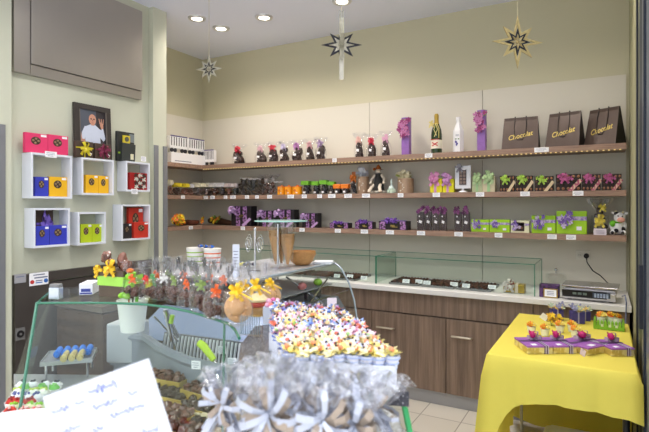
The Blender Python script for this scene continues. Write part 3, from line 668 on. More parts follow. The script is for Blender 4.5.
for pc, ps, pn in (((-.012,-.038,.03),(.016,.008,.014),'black_patch'),((.034,-.025,.04),(.014,.012,.018),'black_patch'),((-.01,-.022,.142),(.018,.014,.012),'black_patch'),((-.036,-.055,.016),(.012,.012,.012),'hoof'),((.03,-.055,.016),(.012,.012,.012),'hoof'),((.0,-.05,.126),(.005,)*3,'eye'),((.026,-.05,.124),(.005,)*3,'eye')):
    part(t, pn, lambda b: sph(b, pc, ps), mat((32,32,38), .8), True)
part(t, 'muzzle', lambda b: sph(b, (.018,-.052,.1), (.026,.014,.017), n=14), mat((225,165,150), .8), True)
part(t, 'horns', lambda b: (cyl(b, (-.012,-.015,.154), .006, .022, (0,-.3,0), 8, .002), cyl(b, (.03,-.015,.154), .006, .022, (0,.3,0), 8, .002)), mat((220,205,150), .6))
part(t, 'green_scarf', lambda b: (lathe(b, [(.03,.078),(.037,.085),(.03,.094)], n=16), sph(b, (-.035,-.03,.075), (.018,.014,.022))), mat((110,190,50), .7), True)
tag(fit(t, (.1,.09,.165), 610, 626, 210, 2, 4.27), 'black and white plush toy cow with green scarf at the shelf end', 'toy')
card(190.8, 2, 'the brown basket in the alcove', .85, True)
for x, w, s in ((242.8,'the tallest purple box',.85),(302,'the fourth upright purple box',.9),(337.8,'the left low purple box',.95),(364.3,'the middle low purple box',1.1),(389.8,'the widest low purple box',1.15),(421,'the four flower topped bars',1.1),(458.5,'the pair of flower topped bars',1.05),(498.5,'the second lime gift box',.9),(552,'the third lime gift box',1),(571,'the largest lime gift box',1)):
    card(x, 2, w, s)
# =============== BACK WORKTOP AND CABINETS ===============
bm = nb(); box(bm, ((-4.13+.15)/2,4.11,.88), (4.28,.66,.04), bev=.004); tag(obj('worktop', bm, mat((226,224,222), .35, 0, .02, 8)), 'long white worktop along the back wall', 'worktop')
cxs = [onY(p, 3.82)[0] for p in (446,533)]; wd = cxs[1]-cxs[0]
xs = [cxs[1]-wd*k for k in range(0,6)]; xs = [.14]+xs
bm = nb(); box(bm, ((xs[-1]+.14)/2,4.13,.05), (.14-xs[-1],.58,.1)); struct('baseboard_back', bm, mat((165,165,168), .4, .3, .05))
HANDM = mat((205,195,175), .3, .8)
NMS = ['rightmost one behind the yellow table','second from the right, left of the yellow table','third from the right','fourth from the right','fifth from the right','leftmost one behind the ice cream case']
for k in range(6):
    b, a = xs[k], xs[k+1]
    t = thing('base_cabinet'); w = b-a-.002
    part(t, 'body', lambda q: box(q, (0,.02,.392), (w,.56,.582)), WBROWN)
    d = part(t, 'door', lambda q: box(q, (0,-.27,.392), (w-.004,.02,.575), bev=.0015), WCAB)
    hx = -w/2+.12 if k != 3 else w/2-.12
    part(d, 'handle', lambda q: tube(q, [(hx-.075,-.281,.55),(hx-.07,-.3,.555),(hx,-.31,.558),(hx+.07,-.3,.555),(hx+.075,-.281,.55)], .008, 8), HANDM, True)
    put(t, ((a+b)/2,4.1,0)); tag(t, 'dark wood base cabinet under the worktop, %s' % NMS[k], 'cabinet', 'back wall cabinets')
for (a, b, d) in ((xs[1]+.002,.14,'short dark wood fascia panel under the worktop, behind the yellow table'),(xs[-1],xs[1]-.002,'long dark wood fascia panel under the white worktop')):
    bm = nb(); box(bm, ((a+b)/2,4.1,.7735), (b-a,.55,.169), bev=.0015); tag(obj('fascia_panel', bm, WCAB), d, 'panel', 'worktop fascia panels')
# glass display boxes
def show(x0, x1, label):
    y0, y1, z0, z1 = 3.86, 4.32, .902, 1.13
    t = thing('glass_display_case'); g = .005
    X = (x0+x1)/2; w = x1-x0
    part(t, 'glass_panel', lambda b: box(b, (0,0,z1-z0-g/2), (w,y1-y0,g)), GLASS)
    part(t, 'glass_panel', lambda b: box(b, (0,-(y1-y0)/2,(z1-z0)/2), (w,g,z1-z0-.012)), GLASS)
    for s in (-1,1): part(t, 'glass_panel', lambda b: box(b, (s*(w/2-g),0,(z1-z0)/2), (g,y1-y0-.012,z1-z0-.012)), GLASS)
    part(t, 'glass_edge', lambda b: (box(b, (0,-(y1-y0)/2,z1-z0), (w,.007,.006)), box(b, (w/2,0,z1-z0), (.007,y1-y0,.005)), box(b, (0,(y1-y0)/2,z1-z0), (w,.005,.005)), [box(b, (sx*w/2,-(y1-y0)/2,(z1-z0)/2), (.006,.006,z1-z0)) for sx in (-1,1)], box(b, (w/2,(y1-y0)/2,(z1-z0)/2), (.005,.005,z1-z0))), GEDGE)
    put(t, (X,4.09,z0)); tag(t, label, 'display case', 'glass display boxes on the worktop')
xa = onY(376,3.86)[0]; xb = onY(534.7,3.86)[0]
show(xa+.004, xb, 'long clear glass display box on the worktop, ending beside the scale')
show(-3.2, xa-.004, 'clear glass display box on the worktop behind the ice cream case')
def tray(n, seed):
    t = thing('chocolate_tray'); q = random.Random(seed)
    part(t, 'tray', lambda b: (box(b, (0,0,.003), (.26,.34,.006)), box(b, (0,-.168,.008), (.26,.004,.014)), box(b, (0,.168,.008), (.26,.004,.014))), mat((150,148,150), .3, .6))
    part(t, 'pralines', lambda b: [lump(b, (-.11+.027*(k%9),-.15+.034*(k//9),.018), (.0115,.0125,q.uniform(.009,.014)), k, i=q.randrange(2), sub=1) for k in range(81)], [DCHOC, mat((88,50,36), .5)]).__setitem__('kind','stuff')
    return t
x = xb-.33; k = 0
words = ['right of the case, left of the gold box','fourth from the right end','fifth from the right end','sixth from the right end','second from the right end','third from the right end']
names = ['first','second','third','fourth','fifth','sixth','seventh','eighth']
for k in range(7):
    X = xb-.45-k*.285
    if abs(X-xa) < .14: X -= 0
    o = make('ctray', lambda: tray(0,4)); X = xb-.44-k*.28
    if X < xa+.13: X -= .29-(0)
    put(tag(o, 'tray of dark chocolates inside the glass display on the worktop, %s from the gold box' % names[k], 'chocolate tray', 'trays of chocolates in the display'), (X,4.06,.903))
for k, px in enumerate((406,419,427,454,466,492,364,350,337)):
    Y = 3.90+.03*(k%2); o = make('pc', price_card)
    tag(o, 'small white card standing inside the worktop glass display, %s' % ['first right of the glass joint','second right of the glass joint','third right of the glass joint','middle of the long box','low one right of the middle','nearest the gold box','first left of the glass joint','second left of the glass joint','third left of the glass joint'][k], 'price card', 'cards in the worktop display')
    put(o, (onY(px,Y)[0],Y,.935), 0, (.9,1,.85)); o.rotation_euler = (R(-20),0,0)
t = thing('gold_gift_box')
part(t, 'box', lambda b: box(b, (0,0,.032), (.15,.09,.062), bev=.004), mat((185,155,70), .35, .5, .2, 20))
part(t, 'ribbon_band', lambda b: (box(b, (.02,0,.033), (.022,.093,.066)),), mat((225,210,190), .5))
part(t, 'bow', lambda b: (bow(b, (-.035,-.045,.06), .05, 8, 3), flower(b, (-.04,-.052,.06), .03, 6, 1, i=1), flower(b, (-.01,-.05,.07), .022, 6, 2, i=1)), [mat((215,205,200), .4), mat((160,60,55), .5)])
X, _ = onY(514.5,3.98); tag(put(t, (X,3.98,.903)), 'gold gift box with cream ribbon and red flowers in the glass display', 'gift box')
# items right of the case
t = thing('purple_gift_box')
part(t, 'box', lambda b: box(b, (0,.01,.045), (.13,.08,.09), bev=.003), mat((90,55,110), .5, 0, .3, 50, c2=(45,30,55)))
part(t, 'framed_card', lambda b: (box(b, (.01,-.036,.033), (.09,.006,.062)), box(b, (.01,-.0395,.033), (.076,.002,.05), i=1), [box(b, (.01,-.041,.022+.011*k), (.045,.001,.003), i=2) for k in range(3)]), [GOLD, PAPER, INK])
tag(put(t, (onY(549.5,3.90)[0],3.90,.901)), 'purple patterned box with a gold framed white card, between glass case and scale', 'gift box')
t = thing('glass_jar')
part(t, 'glass', lambda b: lathe(b, [(.001,.002),(.072,.003),(.075,.01),(.075,.12),(.06,.135),(.001,.14)], n=24), JAR, True)
part(t, 'lid_knob', lambda b: (sph(b, (0,0,.162), .012, n=12), cyl(b, (0,0,.148), .005, .02, n=10)), CHROME, True)
tag(put(t, (onY(556,4.2)[0],4.2,.901)), 'clear glass cake jar with knob lid, left of the weighing scale', 'jar')
t = thing('weighing_scale')
def sbody(b):
    prism(b, [(-.145,-.11),(.145,-.11),(.145,.13),(-.145,.13)], .008, .06)
part(t, 'body', lambda b: (box(b, (0,.01,.05), (.30,.24,.05), bev=.008), box(b, (0,-.115,.034), (.30,.02,.05), (.35,0,0), bev=.004)), mat((190,188,190), .35, .5, .05))
part(t, 'weighing_pan', lambda b: (box(b, (0,.0,.088), (.33,.26,.008), bev=.003), box(b, (0,0,.08), (.2,.2,.012))), mat((195,192,190), .2, .9))
part(t, 'display', lambda b: (box(b, (-.03,-.127,.043), (.26,.006,.044), (.35,0,0)), box(b, (-.055,-.129,.045), (.11,.006,.03), (.35,0,0)), [box(b, (-.085+.03*k,-.133,.046), (.022,.004,.014), (.35,0,0), 1) for k in range(3)]), [BLACK, mat((120,135,130), .3)])
part(t, 'keypad', lambda b: (box(b, (.07,-.129,.045), (.1,.006,.034), (.35,0,0)), [box(b, (.035+.017*i,-.133,.034+.009*j), (.012,.004,.006), (.35,0,0), 1) for i in range(5) for j in range(3)]), [mat((70,80,100), .4), mat((190,205,230), .4)])
for sx in (-.12,.12):
    for sy in (-.07,.1): part(t, 'foot', lambda b: cyl(b, (sx,sy,.012), .014, .024, n=10), BLACK)
X0 = onY(562,3.9)[0]; X1 = onY(624,3.9)[0]
tag(put(t, ((X0+X1)/2-.01,3.96,.9005), R(-3), ((X1-X0)/.36,1,1.12)), 'grey electronic shop scale with steel pan on the white worktop', 'weighing scale')
t = thing('wall_socket')
part(t, 'cover_plate', lambda b: box(b, (0,0,0), (.10,.008,.075), bev=.003), mat((225,222,210), .4))
part(t, 'socket_face', lambda b: (cyl(b, (-.022,-.005,0), .022, .006, (R(90),0,0), 20), cyl(b, (-.028,-.009,0), .003, .003, (R(90),0,0), 8, i=1), cyl(b, (-.016,-.009,0), .003, .003, (R(90),0,0), 8, i=1)), [mat((215,212,200), .4), BLACK])
part(t, 'plug', lambda b: cyl(b, (.024,-.018,-.004), .019, .03, (R(90),0,0), 14), BLACK)
Xs, zs_ = onY(583,4.435); zz = hz(255,zs_); tag(put(t, (Xs,4.435,zz)), 'cream double wall socket with a black plug above the scale', 'socket')
bm = nb(); X2 = onY(609,4.1)[0]
tube(bm, [(Xs+.024,4.40,zz-.01),(Xs+.03,4.37,zz-.05),(Xs+.07,4.34,zz-.11),(Xs+.12,4.28,1.03),(X2,4.16,.985),(X2+.01,4.105,.965)], .004, 6)
tag(obj('power_cord', bm, BLACK, smooth=True), 'black power cord hanging from the wall socket to the scale', 'cord')
bm = nb(); tube(bm, [(.10,3.93,.94),(.115,3.85,.96),(.12,3.76,.93),(.115,3.755,.8),(.12,3.755,.5),(.11,3.755,.3)], .004, 6)
tag(obj('power_cord', bm, mat((120,130,160), .4), smooth=True), 'grey cord looping over the worktop end beside the right wall', 'cord')
# =============== LEFT WALL ===============
XB = -3.36
def Yx(px): return onX(px, XB)
def wallbox(x0, x1, zt, zb, label):
    Y0, Y1 = Yx(x0)[0], Yx(x1)[0]; w = Y1-Y0; h = zt-zb; d = .107; th = .014
    t = thing('wall_box')
    part(t, 'frame', lambda b: (box(b, (0,0,th/2), (w,d,th)), box(b, (0,0,h-th/2), (w,d,th)), box(b, (-w/2+th/2,0,h/2), (th,d,h-2*th)), box(b, (w/2-th/2,0,h/2), (th,d,h-2*th))), mat((226,230,240), .4, 0, .02))
    put(t, (XB-d/2,(Y0+Y1)/2,zb), R(90)); tag(t, label, 'wall box', 'white box shelves on the left wall')
    return zb+th, zt
def zz2(px, py): return hz(py, Yx(px)[1])
B = {}
for k, (x0,x1,yt,yb,d) in {1:(31,72.3,154,198.5,'top row, leftmost, with the pink boxes on it'),2:(81.7,114,158.7,195,'top row, middle, under the portrait'),3:(126,150,162,191.6,'top row, nearest the pillar'),
    4:(33.4,70,208,247,'lower row, leftmost'),5:(78,106,212,244.5,'lower row, smallest, in the middle'),6:(121.5,150.3,204.5,240,'lower row, nearest the pillar')}.items():
    xm = (x0+x1)/2; B[k] = wallbox(x0, x1, zz2(xm,yt), zz2(xm,yb), 'white square wall box shelf, '+d)
def flat(name, c, ws=True, gold=None):
    """a slim square chocolate box with a round window and a price sticker, facing -Y"""
    t = thing(name); w, h, d = .12, .13, .03
    part(t, 'box', lambda b: box(b, (0,0,h/2), (w,d,h), bev=.002), mat(c, .5, 0, .04))
    part(t, 'round_window', lambda b: (cyl(b, (-.005,-d/2,h*.62), .026, .002, (R(90),0,0), 20), [sph(b, (-.005+.014*math.cos(a),-d/2,h*.62+.014*math.sin(a)), (.008,.003,.008), n=6, i=1) for a in (0,1.5,3,4.5)]), [mat((70,55,45), .4), mat((150,125,95), .5)])
    part(t, 'sticker', lambda b: box(b, (.037,-d/2-.001,h*.9), (.03,.002,.014)), PAPER)
    return t
def putL(o, x0, x1, yt, zb, X=-3.40, dims=(.12,.13), lean=0):
    Y0, a = onX(x0, X); Y1, b_ = onX(x1, X); zt = hz(yt, (a+b_)/2)
    o.location = (X,(Y0+Y1)/2,zb); o.rotation_euler = (R(-lean),0,R(90)); o.rotation_euler = Euler((R(-lean),0,R(90)),'XYZ')
    o.scale = ((Y1-Y0)/dims[0],1,(zt-zb)/dims[1]); return o
PINK=(225,60,110); BLU=(58,66,185); YEL=(240,185,35); LIM=(185,205,35); RED=(200,55,40); BLK=(45,42,45)
for x0,x1,yt,b,c,cn,d,X in [(24,46.5,133.5,'t1',PINK,'pink','left one on top of the first wall box',-3.41),(46.8,67,135.5,'t1',PINK,'pink','right one on top of the first wall box',-3.41),
  (34,47.3,177,1,BLU,'blue','inside the first upper wall box',-3.41),(48,66,177,1,YEL,'yellow','beside the blue one in the first upper wall box',-3.41),
  (84.5,97,175,2,YEL,'yellow','left one in the box under the portrait',-3.41),(97.3,107.5,176,2,YEL,'yellow','right one in the box under the portrait',-3.41),
  (34.5,48,226,4,BLU,'blue','left one in the first lower wall box',-3.39),(48.5,66,225,4,BLU,'blue','right one in the first lower wall box',-3.39),
  (79.5,90.7,224,5,LIM,'lime','left one in the smallest wall box',-3.41),(91,101.5,224,5,LIM,'lime','right one in the smallest wall box',-3.41),
  (121.6,130.5,223.5,6,BLK,'black','in the lower box by the pillar',-3.40),(133,147.8,222,6,RED,'red','front one in the lower box by the pillar',-3.385)]:
    o = flat('chocolate_box', c); zb = B[1][1] if b == 't1' else B[b][0]
    putL(o, x0, x1, yt, zb+.0005, X); tag(o, 'flat %s box with round window, %s' % (cn, d), 'chocolate box', 'flat chocolate boxes on the left wall')
o = flat('chocolate_box', RED); putL(o, 127.5, 142, 207.5, B[6][0]+.0005, -3.43, lean=0); tag(o, 'flat square red chocolate box standing taller behind the front red one', 'chocolate box', 'flat chocolate boxes on the left wall')
def dark_gift(rc, seed):
    t = thing('brown_gift_box'); w,h,d = .12,.11,.03
    part(t, 'box', lambda b: box(b, (0,0,h/2), (w,d,h), bev=.002), mat((82,66,56), .5, 0, .2))
    part(t, 'ribbon_band', lambda b: (box(b, (0,-d/2-.001,h/2), (.008,.002,h)), box(b, (0,-d/2-.001,h*.6), (w,.002,.008))), mat(rc, .4))
    part(t, 'bow', lambda b: bow(b, (0,-d/2-.004,h*.6), .045, 6, seed), mat(rc, .4, 0, .1))
    part(t, 'sticker', lambda b: box(b, (.035,-d/2-.003,h*.25), (.022,.002,.018), (0,.5,0)), PAPER); return t
o = dark_gift((215,200,45), 3); putL(o, 74.5, 92, 141.5, B[2][1]+.0005, -3.385, (.12,.11)); tag(o, 'brown gift box with yellow ribbon star in front of the chef portrait', 'gift box')
o = dark_gift((125,35,70), 5); putL(o, 94, 110, 144, B[2][1]+.0005, -3.385, (.12,.11)); tag(o, 'brown gift box with wine red ribbon in front of the chef portrait', 'gift box')
o = dark_gift((120,95,190), 9); o.scale = (1,1,1); putL(o, 35, 52, 209.8, B[4][0]+.0005, -3.43, (.12,.11)); tag(o, 'tall brown gift box with purple ribbon behind the blue boxes', 'gift box')
# red floral box
t = thing('red_gift_box'); part(t, 'box', lambda b: box(b, (0,0,.055), (.12,.04,.11), bev=.002), mat((170,35,35), .5, 0, .1))
part(t, 'flower_pattern', lambda b: [flower(b, (-.02+.026*(k%3),-.022,.02+.024*(k//3)), .017, 6, k, i=k%2) for k in range(12)], [mat((215,210,200), .5), mat((70,45,40), .5)])
putL(t, 128, 146, 173, B[3][0]+.0005, -3.40, (.12,.11)); tag(t, 'red box covered with white flower pattern in the upper box by the pillar', 'gift box')
# portrait
def portrait():
    t = thing('framed_portrait'); w, h = .30, .42
    part(t, 'frame', lambda b: (box(b, (-w/2+.02,0,h/2), (.04,.02,h)), box(b, (w/2-.02,0,h/2), (.04,.02,h)), box(b, (0,0,.02), (w-.08,.02,.04)), box(b, (0,0,h-.02), (w-.08,.02,.04)), box(b, (0,.006,h/2), (w-.07,.004,h-.07)), [box(b, (sx*(w/2-.042),-.008,h/2), (.006,.008,h-.08), i=1) for sx in (-1,1)]), [mat((62,56,54), .4, 0, .3, 20), mat((110,102,96), .4)])
    def pic(b):
        def poly(pts, y, i):
            f = b.faces.new([b.verts.new((x,y,z)) for x,z in pts]); f.material_index = i
        poly([(-.11,.04),(.11,.04),(.11,.38),(-.11,.38)], -.001, 0)
        poly([(.03,.04),(.11,.04),(.11,.38),(.03,.38)], -.0013, 5)
        poly([(-.062,.06),(.062,.06),(.058,.2),(.05,.245),(.02,.268),(-.02,.268),(-.055,.25),(-.066,.19)], -.0018, 1)
        poly([(-.055,.25),(-.066,.25),(-.09,.2),(-.095,.15),(-.07,.145),(-.06,.19)], -.0022, 1)
        poly([(.045,.245),(.07,.235),(.10,.16),(.085,.145),(.05,.18)], -.0022, 1)
        poly([(.085,.15),(.102,.17),(.085,.25),(.07,.24)], -.0026, 1)
        poly([(.07,.24),(.087,.25),(.085,.285),(.065,.30),(.058,.27)], -.003, 2)
        for a in (-.012,.0,.012): poly([(.068+a,.28),(.076+a,.28),(.074+a*1.6,.325),(.068+a*1.6,.323)], -.0032, 2)
        poly([(-.098,.15),(-.07,.147),(-.062,.125),(-.08,.12),(-.1,.13)], -.003, 2)
        poly([(-.1,.15),(-.09,.15),(-.098,.2),(-.106,.2)], -.003, 2)
        poly([(.03*math.cos(a)-.002,.308+.042*math.sin(a)) for a in [k*PI/8 for k in range(16)]], -.003, 2)
        poly([(-.014,.262),(.012,.262),(.014,.28),(-.016,.28)], -.0024, 2)
        for x in (-.013,.01): poly([(x+.008*math.cos(a),.312+.006*math.sin(a)) for a in [k*PI/4 for k in range(8)]], -.0034, 3)
        poly([(-.012,.284),(.008,.284),(.004,.279),(-.008,.279)], -.0034, 4)
        poly([(-.004,.308),(.001,.308),(.003,.295),(-.006,.295)], -.0034, 4)
    part(t, 'picture', pic, [mat((92,98,112), .5, 0, .4, 8), mat((206,214,232), .5, 0, .06), mat((205,150,125), .5, 0, .1), mat((80,60,60), .4), mat((165,100,90), .5), mat((55,50,54), .5)])
    return t
o = portrait(); Y0,_a = onX(74.5,-3.43); Y1,_b = onX(111,-3.43)
zt = hz(105.5,(_a+_b)/2)
o.location = (-3.425,(Y0+Y1)/2,B[2][1]+.002); o.rotation_euler = (R(-3),0,R(90)); o.scale = ((Y1-Y0)/.30,1,(zt-B[2][1])/.42)
tag(o, 'dark framed portrait of a bald person in a white chef jacket raising one hand', 'framed picture')
t = thing('black_package')
part(t, 'case', lambda b: (box(b, (0,.012,.09), (.13,.02,.18), bev=.002),), mat((48,50,50), .4, 0, .1))
part(t, 'front_pocket', lambda b: box(b, (.012,-.006,.055), (.1,.02,.11), (0,.05,0), bev=.002), mat((58,62,60), .4))
part(t, 'yellow_picture', lambda b: (box(b, (.0,-.004,.135), (.05,.012,.045)), cyl(b, (.0,-.012,.135), .015, .004, (R(90),0,0), 14, i=1)), [mat((220,200,60), .4), mat((90,90,80), .4)])
part(t, 'grey_leaflet', lambda b: box(b, (.042,.0,.145), (.035,.01,.05)), mat((120,130,135), .4))
part(t, 'sticker', lambda b: (box(b, (.035,-.018,.03), (.022,.003,.035)), box(b, (-.05,0,.05), (.014,.006,.01), i=1)), [mat((225,222,190), .5), mat((160,200,60), .5)])
putL(t, 117, 134.5, 132, B[3][1]+.0005, -3.41, (.13,.18)); tag(t, 'black upright package with yellow picture, on top of the wall box nearest the pillar', 'package')
for px, py, w, d in ((51,154.5,1.3,'hanging from the top of the first wall box'),(143.5,159,.8,'standing on the box nearest the pillar'),(134.5,191.5,.95,'hanging under the upper box nearest the pillar')):
    o = make('pc', price_card); Y, zc = onX(px, XB+.004); put(o, (XB+.004,Y,hz(py,zc)), R(90), (w,1,1.15)); tag(o, 'small white price card %s' % d, 'price card', 'price cards on the left wall')
# steel panels
X = -3.455
def YX(px): return onX(px, -3.44)[0]
t = thing('steel_wall_cabinet')
zb, ztp = 2.45, 3.2
part(t, 'side_panel', lambda b: box(b, (-3.452,(YX(13.5)+YX(29.5))/2,(zb+ztp)/2), (.036,YX(29.5)-YX(13.5),ztp-zb)), STEEL)
part(t, 'front_panel', lambda b: box(b, (-3.445,(YX(30)+YX(141))/2,(zb+.075+ztp)/2), (.045,YX(141)-YX(30),ztp-zb-.075), bev=.003), STEEL)
part(t, 'lower_rail', lambda b: box(b, (-3.452,(YX(30)+YX(141))/2,zb+.036), (.036,YX(141)-YX(30),.07)), STEEL)
tag(t, 'big brushed steel cabinet front high on the left wall', 'steel cabinet')
t = thing('steel_backsplash'); SD = mat((112,106,102), .35, .7, .15, 3)
def ys(px): return onX(px, -3.45)[0]
part(t, 'left_panel', lambda b: box(b, (-3.452,(ys(14)+ys(28.6))/2,.545), (.036,ys(28.6)-ys(14),1.08)), SD)
part(t, 'upper_rail', lambda b: box(b, (-3.45,(ys(29)+ys(154))/2,1.053), (.04,ys(154)-ys(29),.065)), SD)
part(t, 'back_panel', lambda b: box(b, (-3.455,(ys(29)+ys(154))/2,.51), (.03,ys(154)-ys(29),1.0)), SD)
tag(t, 'dark steel splashback along the left wall below the box shelves', 'steel panel')
def plate(px0,px1,py0,py1,name,label,cat,fn,mats):
    Y0,a = onX(px0,-3.425); Y1,b_ = onX(px1,-3.425); zc=(a+b_)/2; t = thing(name); w=Y1-Y0; z0,z1=hz(py1,zc),hz(py0,zc)
    part(t,'plate',lambda b: fn(b,w,z1-z0),mats); put(t,(-3.427,(Y0+Y1)/2,(z0+z1)/2),R(90)); tag(t,label,cat)
SKY = mat((60,110,190), .4)
plate(29.5,48.5,272.5,285,'notice_sticker','white notice sticker with red and blue round symbols on the steel panel','sticker',
  lambda b,w,h: (box(b,(0,0,0),(w,.003,h)), box(b,(0,-.002,h*.33),(w*.6,.001,h*.08),i=3), box(b,(.1*w,-.002,h*.1),(w*.7,.001,h*.1),i=3), box(b,(.0*w,-.002,-h*.14),(w*.35,.001,h*.08),i=3), box(b,(.0,-.002,-h*.3),(w*.35,.001,h*.08),i=1), cyl(b,(-w*.36,-.002,-h*.2),h*.16,.002,(R(90),0,0),16,i=2), cyl(b,(w*.36,-.002,-h*.2),h*.17,.002,(R(90),0,0),16,i=1)),
  [PAPER, SKY, mat((200,60,60), .5), INK])
plate(14.5,26,274,283,'notice_sticker','plain pale grey sticker at the left end of the steel panel','sticker',lambda b,w,h: (box(b,(0,0,0),(w,.003,h)), box(b,(0,-.002,h*.2),(w*.7,.001,h*.1),i=1)),[mat((165,165,170), .5), INK])
plate(15.5,25,328,340,'wall_socket','grey wall socket low on the steel panel','socket',lambda b,w,h: (box(b,(0,0,0),(w,.006,h)), cyl(b,(0,-.004,0),h*.3,.006,(R(90),0,0),18,i=1), cyl(b,(0,-.008,0),h*.1,.004,(R(90),0,0),10)),[mat((120,118,116), .4), BLACK])
# staff counter along left wall
t = thing('staff_counter')
part(t, 'worktop', lambda b: box(b, (-3.16,2.66,.86), (.52,1.0,.04)), mat((120,112,104), .3, .3, .1))
for k in range(2): part(t, 'door', lambda b: box(b, (-2.91,2.41+.49*k,.46), (.02,.48,.74), bev=.002), WBROWN)
part(t, 'body', lambda b: box(b, (-3.16,2.66,.44), (.48,.98,.78)), WBROWN)
tag(t, 'dark brown wood staff counter standing along the left wall', 'counter')
# =============== GLASS PASTRY CASE ===============
GZ = 1.2
rim = [onZ(x, y, GZ) for x, y in ((37,303),(70,302.7),(100,302.7),(125,303.3),(148,304.5),(170,307.4),(190,311.4),(210,317),(229,323.5),(236,330),(240,338))]
def off(pts, d):
    out = []
    for k, p in enumerate(pts):
        a = Vector(pts[max(k-1,0)]); b = Vector(pts[min(k+1,len(pts)-1)]); t_ = (b-a).normalized(); out.append((p[0]+t_.y*d, p[1]-t_.x*d))
    return out
# offset towards the customer: normal (t.y,-t.x) points to -Y for a left-to-right rim
low = off(rim, .13)
t = thing('pastry_display_case')
part(t, 'front_glass', lambda b: wall_strip(b, [(x,y,.80) for x,y in low], [(x,y,GZ-.004) for x,y in rim], .005), GLASS)
back = [(rim[-1][0]+.0,rim[-1][1]+.05)]
deep = [(-1.03,1.32),(-1.22,1.52),(-1.5,1.60),(-1.85,1.50),(-2.03,1.28)]
part(t, 'top_glass', lambda b: prism(b, rim+deep, GZ-.004, GZ+.004), GLASS)
part(t, 'glass_edge', lambda b: (tube(b, [(x,y-.003,GZ) for x,y in rim], .0045, 6), tube(b, [(rim[0][0],rim[0][1],GZ),(low[0][0],low[0][1],.80)], .006, 6), tube(b, [(rim[0][0],rim[0][1],GZ),(deep[-1][0],deep[-1][1],GZ)], .004, 6)), GEDGE)
part(t, 'left_glass', lambda b: wall_strip(b, [(low[0][0],low[0][1],.8),(-2.21,1.21,.8)], [(rim[0][0],rim[0][1],GZ-.005),(deep[-1][0],deep[-1][1],GZ-.005)], .004), GLASS)
sx_, sy_ = onZ(223.5,322,GZ); lx,ly = low[8]
part(t, 'glass_joint', lambda b: tube(b, [(sx_,sy_+.004,GZ),(sx_+.0,sy_-.005,.85)], .0035, 6), GEDGE)
inner = off(low, -.02)
part(t, 'deck', lambda b: prism(b, inner+[(-1.03,1.20),(-1.13,1.30),(-1.45,1.345),(-1.72,1.44),(-2.18,1.20)], .795, .84), mat((170,172,176), .35, .4, .05))
part(t, 'base_body', lambda b: prism(b, inner+[(-1.03,1.20),(-1.13,1.30),(-1.45,1.345),(-1.72,1.44),(-2.18,1.20)], .02, .79), mat((150,150,155), .5))
tag(t, 'curved glass pastry display case at the left front of the shop', 'display case')
# grey refrigerated well behind it
wl = [onZ(x, y, .98) for x, y in ((104,336),(138,341),(150,350),(163,357),(178,363.5),(192,367.5),(208,372),(222,374),(237,367))]
wl = [(x, y+.03) for x, y in wl]
t = thing('refrigerated_well')
wb_ = [(-1.02,1.70),(-1.10,1.84),(-1.75,1.85),(-1.95,1.80)]
part(t, 'tub_wall', lambda b: (wall_strip(b, [(x,y,.845) for x,y in wl], [(x,y,.98) for x,y in wl], -.02), tube(b, [(x,y+.014,.978) for x,y in wl], .02, 8)), GREYP, True)
part(t, 'tub_body', lambda b: prism(b, off(wl,-.02)+wb_, .02, .86), GREYP)
part(t, 'back_slope', lambda b: wall_strip(b, [(-1.93,1.60,.94),(-1.1,1.66,.94)], [(-1.95,1.80,1.05),(-1.1,1.83,1.05)], -.02), mat((135,150,180), .25, .3, .1, 4))
part(t, 'vent_panel', lambda b: (wall_strip(b, [(-1.72,1.575,.865),(-1.05,1.635,.865)], [(-1.72,1.60,.985),(-1.05,1.66,.985)], -.012),), mat((80,82,90), .4))
part(t, 'vent_slats', lambda b: [box(b, (-1.70+k*.0185,1.572+k*.0185*.0895+.008,.925), (.007,.008,.12), (-.2,0,0)) for k in range(36)], mat((228,230,236), .35, .1))
tag(t, 'grey moulded refrigerated well with slatted vent behind the pastry case', 'refrigerated counter')
bx0 = onZ(104,334,.985); bx1 = onZ(141,334,.985)
t = thing('grey_pedestal')
part(t, 'block', lambda b: box(b, ((bx0[0]+bx1[0])/2,(bx0[1]+bx1[1])/2+.03,.9495), (.14,.12,.171), (0,0,R(20)), bev=.008), mat((175,178,184), .4, 0, .05))
tag(t, 'grey plastic block carrying the white flower pot', 'pedestal')
px_, py_ = onZ(132.5,331,1.035)
t = thing('flower_pot')
part(t, 'pot', lambda b: (lathe(b, [(.001,0),(.042,0),(.054,.108),(.057,.11),(.057,.116),(.05,.116),(.048,.1),(.001,.1)], n=24)), mat((238,238,236), .3, 0, .02), True)
part(t, 'stems', lambda b: (tube(b, [(.0,0,.1),(.01,0,.17),(.005,0,.2)], .003, 6), tube(b, [(-.02,0,.1),(-.02,0,.16),(-.03,0,.2)], .003, 6, i=1), tube(b, [(.02,0,.1),(.03,0,.155)], .006, 6, i=2)), [mat((60,70,50), .6), mat((190,50,40), .5), mat((120,200,60), .5)])
tag(put(t, (px_,py_,1.036), 0, (1.1,1.1,1.1)), 'white ribbed flower pot standing on the grey block inside the case', 'flower pot')
t = thing('ice_scoop')
a_ = onZ(199,344,1.05); b__ = onZ(214,360,1.0)
part(t, 'handle', lambda b: tube(b, [(a_[0],a_[1],1.055),((a_[0]*.7+b__[0]*.3),(a_[1]*.7+b__[1]*.3),1.045),(b__[0],b__[1],1.0)], [.013,.015,.011], 10), mat((190,225,45), .4), True)
part(t, 'blade', lambda b: tube(b, [(b__[0],b__[1],1.0),(b__[0]+.05,b__[1]-.03,.955),(b__[0]+.07,b__[1]-.045,.93)], [.007,.01,.012], 8, flat=.4), CHROME, True)
tag(t, 'lime green handled scoop leaning in the refrigerated well', 'scoop')
